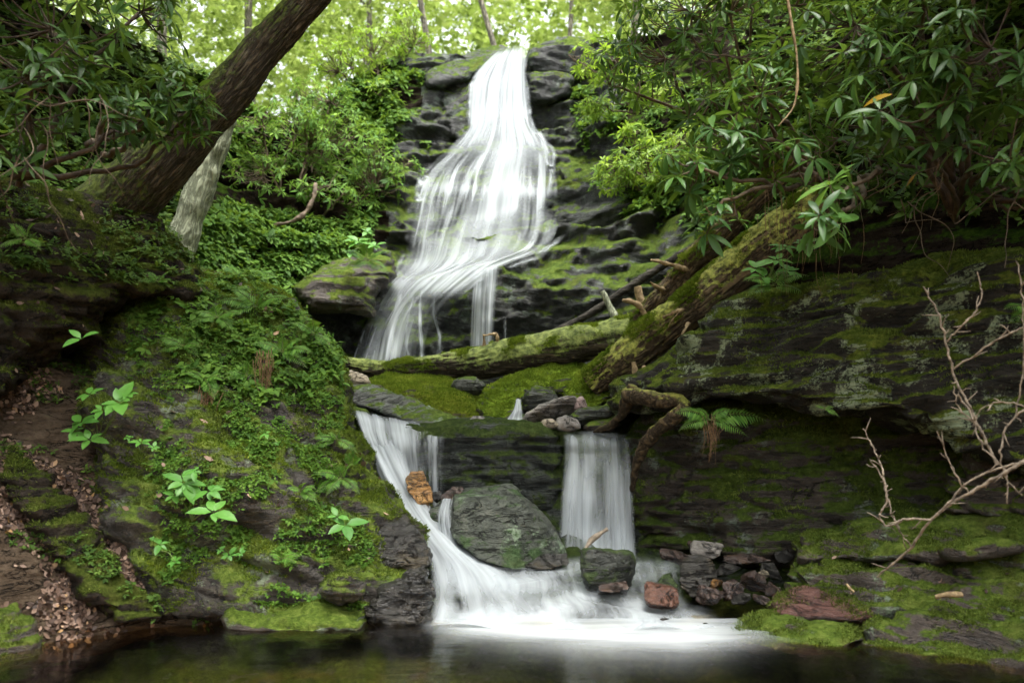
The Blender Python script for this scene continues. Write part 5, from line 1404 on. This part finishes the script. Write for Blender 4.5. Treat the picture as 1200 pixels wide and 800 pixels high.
# hanging dry root tufts
def rootuft(label, base, n, L, seed, spread=.05, conv=.35):
    rng = np.random.default_rng(seed)
    sp = Soup()
    for i in range(n):
        s = base + rng.normal(0, spread, 3) * [1, .4, 1.1]
        l = L * rng.uniform(.3, 1.15)
        q_ = base + (s - base) * conv
        p = [s, (s + q_) * .5 + [rng.normal(0, .015), -.03, -l * .5], q_ + [rng.normal(0, .025), -.02, -l]]
        sp.add(tube_arrays(smooth_path(p, 7), np.linspace(.0026, .0008, 7) * rng.uniform(.6, 1.2), 4, cap=False))
    return tag(link('root_tuft', sp.mesh('root_tuft'), M['root_fibre']), label, 'roots')
rootuft('dry brown root tuft hanging under the fern on the brow of the left bank', P(312, 418, 5.95), 34, .30, 501, .035)
rootuft('thin root tuft hanging under the fern over the dark hollow', P(245, 460, 5.7), 36, .24, 502, .035)
rootuft('dark root tuft hanging below the two-frond fern on the right ledge', P(832, 495, 6.15), 26, .26, 503, .03)
rootuft('tangle of dry roots hanging from the rim of the right ledge under the ferns', P(945, 240, 6.1), 60, .42, 504, .22, .95)

# bare twigs dangling in the shade under the rhododendrons
def twigs(label, starts, seed, n=3, L=.6):
    rng = np.random.default_rng(seed)
    sp = Soup()
    for (px, py, Y) in starts:
        for j in range(n):
            p = [P(px, py, Y) + rng.normal(0, .1, 3)]
            d = norm(np.array([rng.normal(0, .6), rng.normal(0, .3), -.8 + rng.normal(0, .3)]))
            for k in range(6):
                d = norm(d + rng.normal(0, .35, 3) + [0, 0, -.05])
                p.append(p[-1] + d * L / 6)
            sp.add(tube_arrays(smooth_path(p, 20), np.linspace(.004, .0015, 20), 5, cap=False))
    return tag(link('bare_twigs', sp.mesh('bare_twigs'), M['stem']), label, 'twigs')
twigs('tangle of bare pale twigs hanging under the upper right rhododendron', [(1000, 190, 5.6), (1060, 220, 5.5), (1120, 180, 5.3), (1180, 230, 5.1), (940, 160, 5.8), (1150, 130, 5.2)], 601, 4, .6)
twigs('curved bare twigs in front of the shaded rhododendron, upper left', [(30, 90, 4.6), (60, 150, 4.7), (10, 200, 4.6), (110, 110, 4.9)], 602, 3, .6)
single('twig', 'long pale twig hanging down in the upper right foliage', 'twig', [(920, -20, 4.9), (928, 30, 4.9), (934, 70, 4.9), (934, 105, 4.9), (930, 125, 4.9), (912, 148, 4.9)], [.008, .007, .007, .006, .005, .003], M['palewood'], 40, 6, (.002, 12.))

# ------------------------------------------------------------------ ground cover, moss, litter (uncountable)
def cover(name, surfs, n, L, mat, filt, seed, tpl=LEAF_S, lift=.02, nl=(3, 5)):
    rng = np.random.default_rng(seed)
    pp, nn = [], []
    areas = []
    for s in surfs:
        a, b, c = s[0][s[1][:, 0]], s[0][s[1][:, 1]], s[0][s[1][:, 2]]
        nr = np.cross(b - a, c - a); ar = np.linalg.norm(nr, axis=1)
        areas.append((ar * filt((a + b + c) / 3, nr / (ar[:, None] + 1e-12))).sum())
    areas = np.array(areas) / sum(areas)
    for s, w_ in zip(surfs, areas):
        k = int(n * w_)
        if k < 1: continue
        p, nr = sample(s, k, filt, rng)
        pp.append(p); nn.append(nr)
    p, nr = np.concatenate(pp), np.concatenate(nn)
    ax = norm(nr * .7 + np.array([0, -.15, .6]) + rng.normal(0, .2, nr.shape))
    c = p + ax * (lift * rng.uniform(.3, 1.5, len(p)))[:, None]
    Ms, Ps, Ss, Rn = leafspray(c, ax, len(c), L, rng, tpl, nl, (45, 100))
    Ss = Ss * np.repeat(1, len(Ss)) * rng.uniform(.6, 1.3, len(Ss))
    return stuff(name, scatter(tpl[0], tpl[1], Ms, Ps, Ss, name, Rn), mat)

def region(poly, nzmin=-.2, patch=None, ymax=99):
    poly = np.asarray(poly, float)
    def f(p, n):
        px, py = project(p)
        m = inside(poly, np.stack([px, py], 1)).astype(float) * (n[:, 2] > nzmin) * (p[:, 1] < ymax)
        m *= (np.einsum('ij,ij->i', n, np.array([0, 0, CAMZ]) - p) > -.3)
        if patch: m = m * sstep(patch[1], patch[2], fbm(p * patch[0], 3, .5, patch[3]))
        return m
    return f
cover('ground_cover', [CLIFF], 4200, .085, M['cover'], region([(215, 290), (260, 240), (400, 265), (440, 250), (420, 330), (345, 340), (350, 380), (330, 400), (250, 350)], -.5), 701, LEAF_O, .06, (4, 6))
cover('ground_cover', [CLIFF], 2600, .085, M['cover'], region([(230, 60), (430, 60), (505, 95), (500, 190), (490, 260), (455, 285), (440, 222), (400, 205), (245, 200)], -.3, (1.2, -.1, .25, 3.)), 702, LEAF_O, .06, (4, 6))
cover('ground_cover', [CLIFF], 2400, .085, M['cover'], region([(660, 90), (760, 60), (900, 60), (980, 200), (900, 320), (780, 270), (700, 250), (690, 190)], -.3, (1.2, -.1, .25, 8.)), 703, LEAF_O, .06, (4, 6))
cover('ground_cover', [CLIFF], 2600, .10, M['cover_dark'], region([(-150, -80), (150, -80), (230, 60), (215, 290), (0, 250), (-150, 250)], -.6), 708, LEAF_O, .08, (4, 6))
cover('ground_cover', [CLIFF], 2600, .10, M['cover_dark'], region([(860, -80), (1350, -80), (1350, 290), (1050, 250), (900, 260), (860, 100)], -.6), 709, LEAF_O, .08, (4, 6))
cover('bank_cover', [SURF['left_bank']], 6000, .030, M['cover'], region([(150, 340), (300, 330), (400, 420), (400, 560), (440, 640), (420, 720), (200, 700), (150, 600)], -.3, (3.4, -.06, .25, 5.)), 704, LEAF_S, .012)
cover('bank_cover', [SURF['left_bank']], 1300, .058, M['cover'], region([(200, 330), (300, 325), (395, 400), (400, 460), (330, 480), (240, 470), (160, 400)], -.3, (2.8, -.1, .2, 4.)), 705, LEAF_O, .05)
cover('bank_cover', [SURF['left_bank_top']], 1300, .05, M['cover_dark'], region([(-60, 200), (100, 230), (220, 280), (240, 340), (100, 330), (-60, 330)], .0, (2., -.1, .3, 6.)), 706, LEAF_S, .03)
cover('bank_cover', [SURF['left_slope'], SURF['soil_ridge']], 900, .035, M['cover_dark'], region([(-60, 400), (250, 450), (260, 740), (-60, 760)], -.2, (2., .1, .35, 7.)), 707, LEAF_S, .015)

def mossy(name, keys, n, L, mat, seed, nzmin=.25, patch=None):
    tpl = (np.array([(-.16, 0, 0), (.16, 0, 0), (.05, 1, .12), (-.05, 1, .12)]), [(0, 1, 2, 3)])
    rng = np.random.default_rng(seed)
    def f(p, nr):
        m = sstep(nzmin, nzmin + .5, nr[:, 2]) * (np.einsum('ij,ij->i', nr, np.array([0, 0, CAMZ]) - p) > -.45)
        return m * (sstep(patch[1], patch[2], fbm(p * patch[0], 3, .5, seed)) if patch else 1)
    ss = [SURF[k] for k in keys]
    ar = []
    for s in ss:
        a, b, c = s[0][s[1][:, 0]], s[0][s[1][:, 1]], s[0][s[1][:, 2]]
        nr = np.cross(b - a, c - a); l = np.linalg.norm(nr, axis=1)
        ar.append((l * f((a + b + c) / 3, nr / (l[:, None] + 1e-12))).sum())
    ar = np.array(ar) / sum(ar)
    pp, nn = [], []
    for s, w_ in zip(ss, ar):
        if int(n * w_) < 1: continue
        p, nr = sample(s, int(n * w_), f, rng); pp.append(p); nn.append(nr)
    p, nr = np.concatenate(pp), np.concatenate(nn)
    d = norm(nr + rng.normal(0, .55, nr.shape))
    fr = frames(d, rng.normal(size=nr.shape))
    return stuff(name, scatter(tpl[0], tpl[1], fr, p - nr * .002, L * rng.uniform(.5, 1.4, len(p)), name, np.clip(.5 + .45 * fbm(p * 5, 3, .6, seed) + rng.normal(0, .18, len(p)), 0, 1)), mat)

keys = list(SURF.keys())
def kk(*w): return [k for k in keys if any(x in k for x in w)]
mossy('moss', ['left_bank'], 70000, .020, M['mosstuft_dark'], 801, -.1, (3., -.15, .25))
mossy('moss', ['left_bank'], 36000, .020, M['mosstuft'], 807, .15, (2.2, .0, .35))
mossy('moss', ['left_bank_top', 'soil_ridge'], 30000, .016, M['mosstuft_dark'], 802, .0, (3., -.1, .3))
mossy('moss', ['right_ledge', 'right_wall'], 60000, .020, M['mosstuft_dark'], 803, .1, (2.5, -.05, .3))
mossy('moss', kk('shelf', 'waterline', 'standing under', 'foot of the left', 'rounded mossy lump'), 90000, .016, M['mosstuft_dark'], 804, .1, (3., -.2, .2))
mossy('moss', kk('bright green moss', 'bright moss edges', 'olive moss'), 50000, .019, M['mosstuft'], 805, .15)
mossy('moss', ['fallen_log', 'leaning_log', 'broken_log'], 44000, .022, M['mosstuft'], 806, .2, (3., -.1, .3))

def litter(name, surfs, n, L, filt, seed):
    rng = np.random.default_rng(seed)
    pp, nn = [], []
    for s, k in zip(surfs, n):
        p, nr = sample(s, k, filt, rng); pp.append(p); nn.append(nr)
    p, nr = np.concatenate(pp), np.concatenate(nn)
    up = norm(nr + rng.normal(0, .35, nr.shape))
    d = norm(np.cross(up, rng.normal(size=nr.shape)))
    tp = leaf_tpl(3, .6, rng.uniform(-.2, .4), -.25, .45)
    return stuff(name, scatter(tp[0], tp[1], frames(d, up), p + nr * .008, L * rng.uniform(.5, 1.3, len(p)), name, rng.random(len(p)) ** 1.3), M['litter'])
litter('leaf_litter', [SURF['left_slope']], [5200], .038, region([(-80, 400), (60, 440), (150, 560), (215, 700), (250, 740), (60, 770), (-80, 790)], -.3, (1.6, -.2, .2, 9.)), 901)
litter('leaf_litter', [SURF['left_bank_top'], SURF['left_bank']], [220, 120], .05, region([(-80, 200), (220, 250), (420, 420), (480, 720), (150, 740), (-80, 500)], .35), 902)
litter('leaf_litter', [BED], [500], .06, lambda p, n: ((np.abs(p[:, 0]) < 3.2) & (p[:, 1] > 2.5)).astype(float), 903)
litter('leaf_litter', [SURF['thick mossy layer in the middle of the shelf under the dead branch']], [34], .04, region([(940, 640), (1180, 640), (1180, 700), (940, 700)], .2), 904)

# ------------------------------------------------------------------ forest behind and above
def tree(label, px, Y, h, lean, tr, crowns, nleaf, L, mat, seed, group='forest trees behind the top of the falls'):
    rng = np.random.default_rng(seed)
    x = (px - 600) / F * Y
    zb = float(ztop(np.array([x * .8]))[0]) + .1 + (Y - 14) * .1
    base = np.array([x, Y, zb])
    t = thing('forest_tree', base, label, 'tree', group)
    top = base + np.array([lean * h, 0, h])
    path = smooth_path([base - [0, 0, .4], base * .6 + top * .4 + rng.normal(0, .1, 3), top], 24)
    tr = tr * .7
    sp = Soup(); sp.add(tube_arrays(path, np.linspace(tr, tr * .35, 24), 12))
    cs = []
    for (dx, dy, f, rx, rz) in crowns:
        c = base + (top - base) * f + np.array([dx, dy, 0])
        cs.append((c, np.array([rx, rx, rz])))
        s = path[int(min(f * .8, .95) * 23)]
        sp.add(tube_arrays(smooth_path([s, s * .4 + c * .6 - [0, 0, .2], c], 8), np.linspace(tr * .3, tr * .1, 8), 6, cap=False))
    link('trunk', sp.mesh('trunk'), M['trunk_far'], t)
    n = int(nleaf * 1.5); L = L * .78
    k = rng.integers(0, len(cs), n)
    d = norm(rng.normal(size=(n, 3)))
    C_ = np.array([c[0] for c in cs]); Rr = np.array([c[1] for c in cs])
    p = C_[k] + d * (rng.uniform(.1, 1, n) ** .5)[:, None] * Rr[k]
    keep = fbm(p * 1.1, 3, .5, seed) > -.12
    p = p[keep]
    Ms, Ps, Ss, Rn = leafspray(p, np.tile([0, 0, 1.], (len(p), 1)) + rng.normal(0, .5, (len(p), 3)), len(p), L, rng, LEAF_T, (4, 6), (50, 110))
    link('crown', scatter(LEAF_T[0], LEAF_T[1], Ms, Ps, Ss, 'crown', Rn), M[mat], t)
    return t
TR = [('pale slim tree leaning left right behind the top of the falls', 610, 17, 7, -.35, .10, [(0, 0, .75, 1.3, .8), (-.8, 0, 1, 1.5, 1)], 420, .17),
      ('thin tree leaning left over the lip boulder', 520, 18, 8, -.22, .11, [(0, 0, .7, 1.4, 1), (.5, .3, 1, 1.5, 1.2)], 480, .17),
      ('upright tree with a broad yellow-green crown above the large laurel bush', 420, 19, 7, .02, .14, [(0, 0, .5, 1.6, 1.2), (-1, 0, .8, 1.6, 1.2), (1, .5, .9, 1.5, 1)], 900, .2),
      ('tree with low bright foliage behind the leaning tree', 300, 16, 7, .03, .14, [(0, 0, .35, 1.5, 1), (-1.2, 0, .6, 1.5, 1.2), (.9, 0, .7, 1.4, 1)], 1000, .18),
      ('pale straight trunk with light leaves seen left of the leaning tree', 190, 14, 8, .0, .13, [(-.6, 0, .35, 1.3, 1), (.8, 0, .5, 1.3, 1), (0, 0, .8, 1.6, 1.2)], 900, .17),
      ('shaded tree at the upper left corner', 60, 12, 8, -.05, .16, [(0, 0, .3, 1.3, 1), (-.6, 0, .6, 1.6, 1.2), (.8, 0, .7, 1.5, 1.2)], 900, .15),
      ('slim tree just right of the top of the falls', 660, 20, 9, .04, .10, [(0, 0, .5, 1.3, 1.1), (.7, 0, .8, 1.6, 1.2)], 420, .2),
      ('tree with light green crown above the dark rounded lip boulder', 730, 18, 8, .08, .14, [(0, 0, .35, 1.4, 1), (.8, 0, .6, 1.5, 1.2), (-.8, 0, .85, 1.4, 1)], 800, .2),
      ('tree behind the tall light green rhododendron', 840, 15, 8, .02, .16, [(0, 0, .3, 1.5, 1.1), (-.9, 0, .5, 1.4, 1.1), (.9, 0, .7, 1.6, 1.2)], 900, .18),
      ('dark tree at the upper right above the rhododendrons', 1010, 12, 8, .0, .18, [(0, 0, .25, 1.5, 1.1), (.9, 0, .5, 1.6, 1.2), (-.9, 0, .6, 1.5, 1.2)], 900, .16),
      ('tree at the upper right corner', 1200, 10.5, 8, .0, .18, [(0, 0, .25, 1.5, 1.1), (.9, 0, .5, 1.6, 1.2), (-.9, 0, .6, 1.5, 1.2)], 800, .15)]
for k, a in enumerate(TR):
    tree(*a, 'forest' if k < 9 else 'leaf_mass', 910 + k)
# the wood far behind: one mass
rng = np.random.default_rng(950)
n = 42000
yy = rng.uniform(24, 46, n)
p = np.stack([rng.uniform(-.75, .75, n) * yy, yy, 6.6 + (yy - 14) * .2 + rng.uniform(-.5, 17, n) * (.35 + .65 * rng.random(n))], 1)
p = p[fbm(p * .45, 3, .5, 77) > -.34]
Ms, Ps, Ss, Rn = leafspray(p, np.tile([0, 0, 1.], (len(p), 1)) + rng.normal(0, .5, (len(p), 3)), len(p), .30, rng, LEAF_T, (4, 6), (50, 110))
stuff('far_woods', scatter(LEAF_T[0], LEAF_T[1], Ms, Ps, Ss, 'far_woods', Rn), M['forest'])
# unseen leaf masses, added outside the view to shade both banks
rng = np.random.default_rng(960)
def leaf_mass(cs, per, L, seed):
    rng = np.random.default_rng(seed)
    pp = []
    for (c, r) in cs:
        d = norm(rng.normal(size=(per, 3)))
        pp.append(np.array(c) + d * (rng.uniform(.2, 1, per) ** .5)[:, None] * np.array(r))
    p = np.concatenate(pp)
    Ms, Ps, Ss, Rn = leafspray(p, np.tile([0, 0, 1.], (len(p), 1)) + rng.normal(0, .5, (len(p), 3)), len(p), L, rng, LEAF_T, (5, 7), (50, 110))
    return stuff('added_shade_leaves', scatter(LEAF_T[0], LEAF_T[1], Ms, Ps, Ss, 'added_shade_leaves', Rn), M['leaf_mass'])
leaf_mass([((-5.2, 3, 7), (2.8, 3.5, 1.6)), ((-6.2, 7.5, 8), (2.6, 3, 1.8)), ((5.4, 3, 6.5), (3.0, 3.5, 1.6)), ((6.2, 7, 7.5), (2.8, 3, 1.8)), ((-5, -4, 5), (2.5, 5, 3)), ((5, -4, 5), (2.5, 5, 3)), ((4.0, 7.2, 6.2), (1.9, 1.8, .9)), ((4.0, 4.5, 5.2), (1.7, 1.6, .8)), ((-3.5, 3.6, 5.0), (1.3, 1.5, .7)), ((-3.8, 4.2, 5.4), (1.5, 1.7, .8)), ((4.2, 6, 6.4), (2.0, 2.0, 1.1)), ((-4.1, 8.3, 7.4), (1.7, 2, 1.1))], 620, .30, 961)
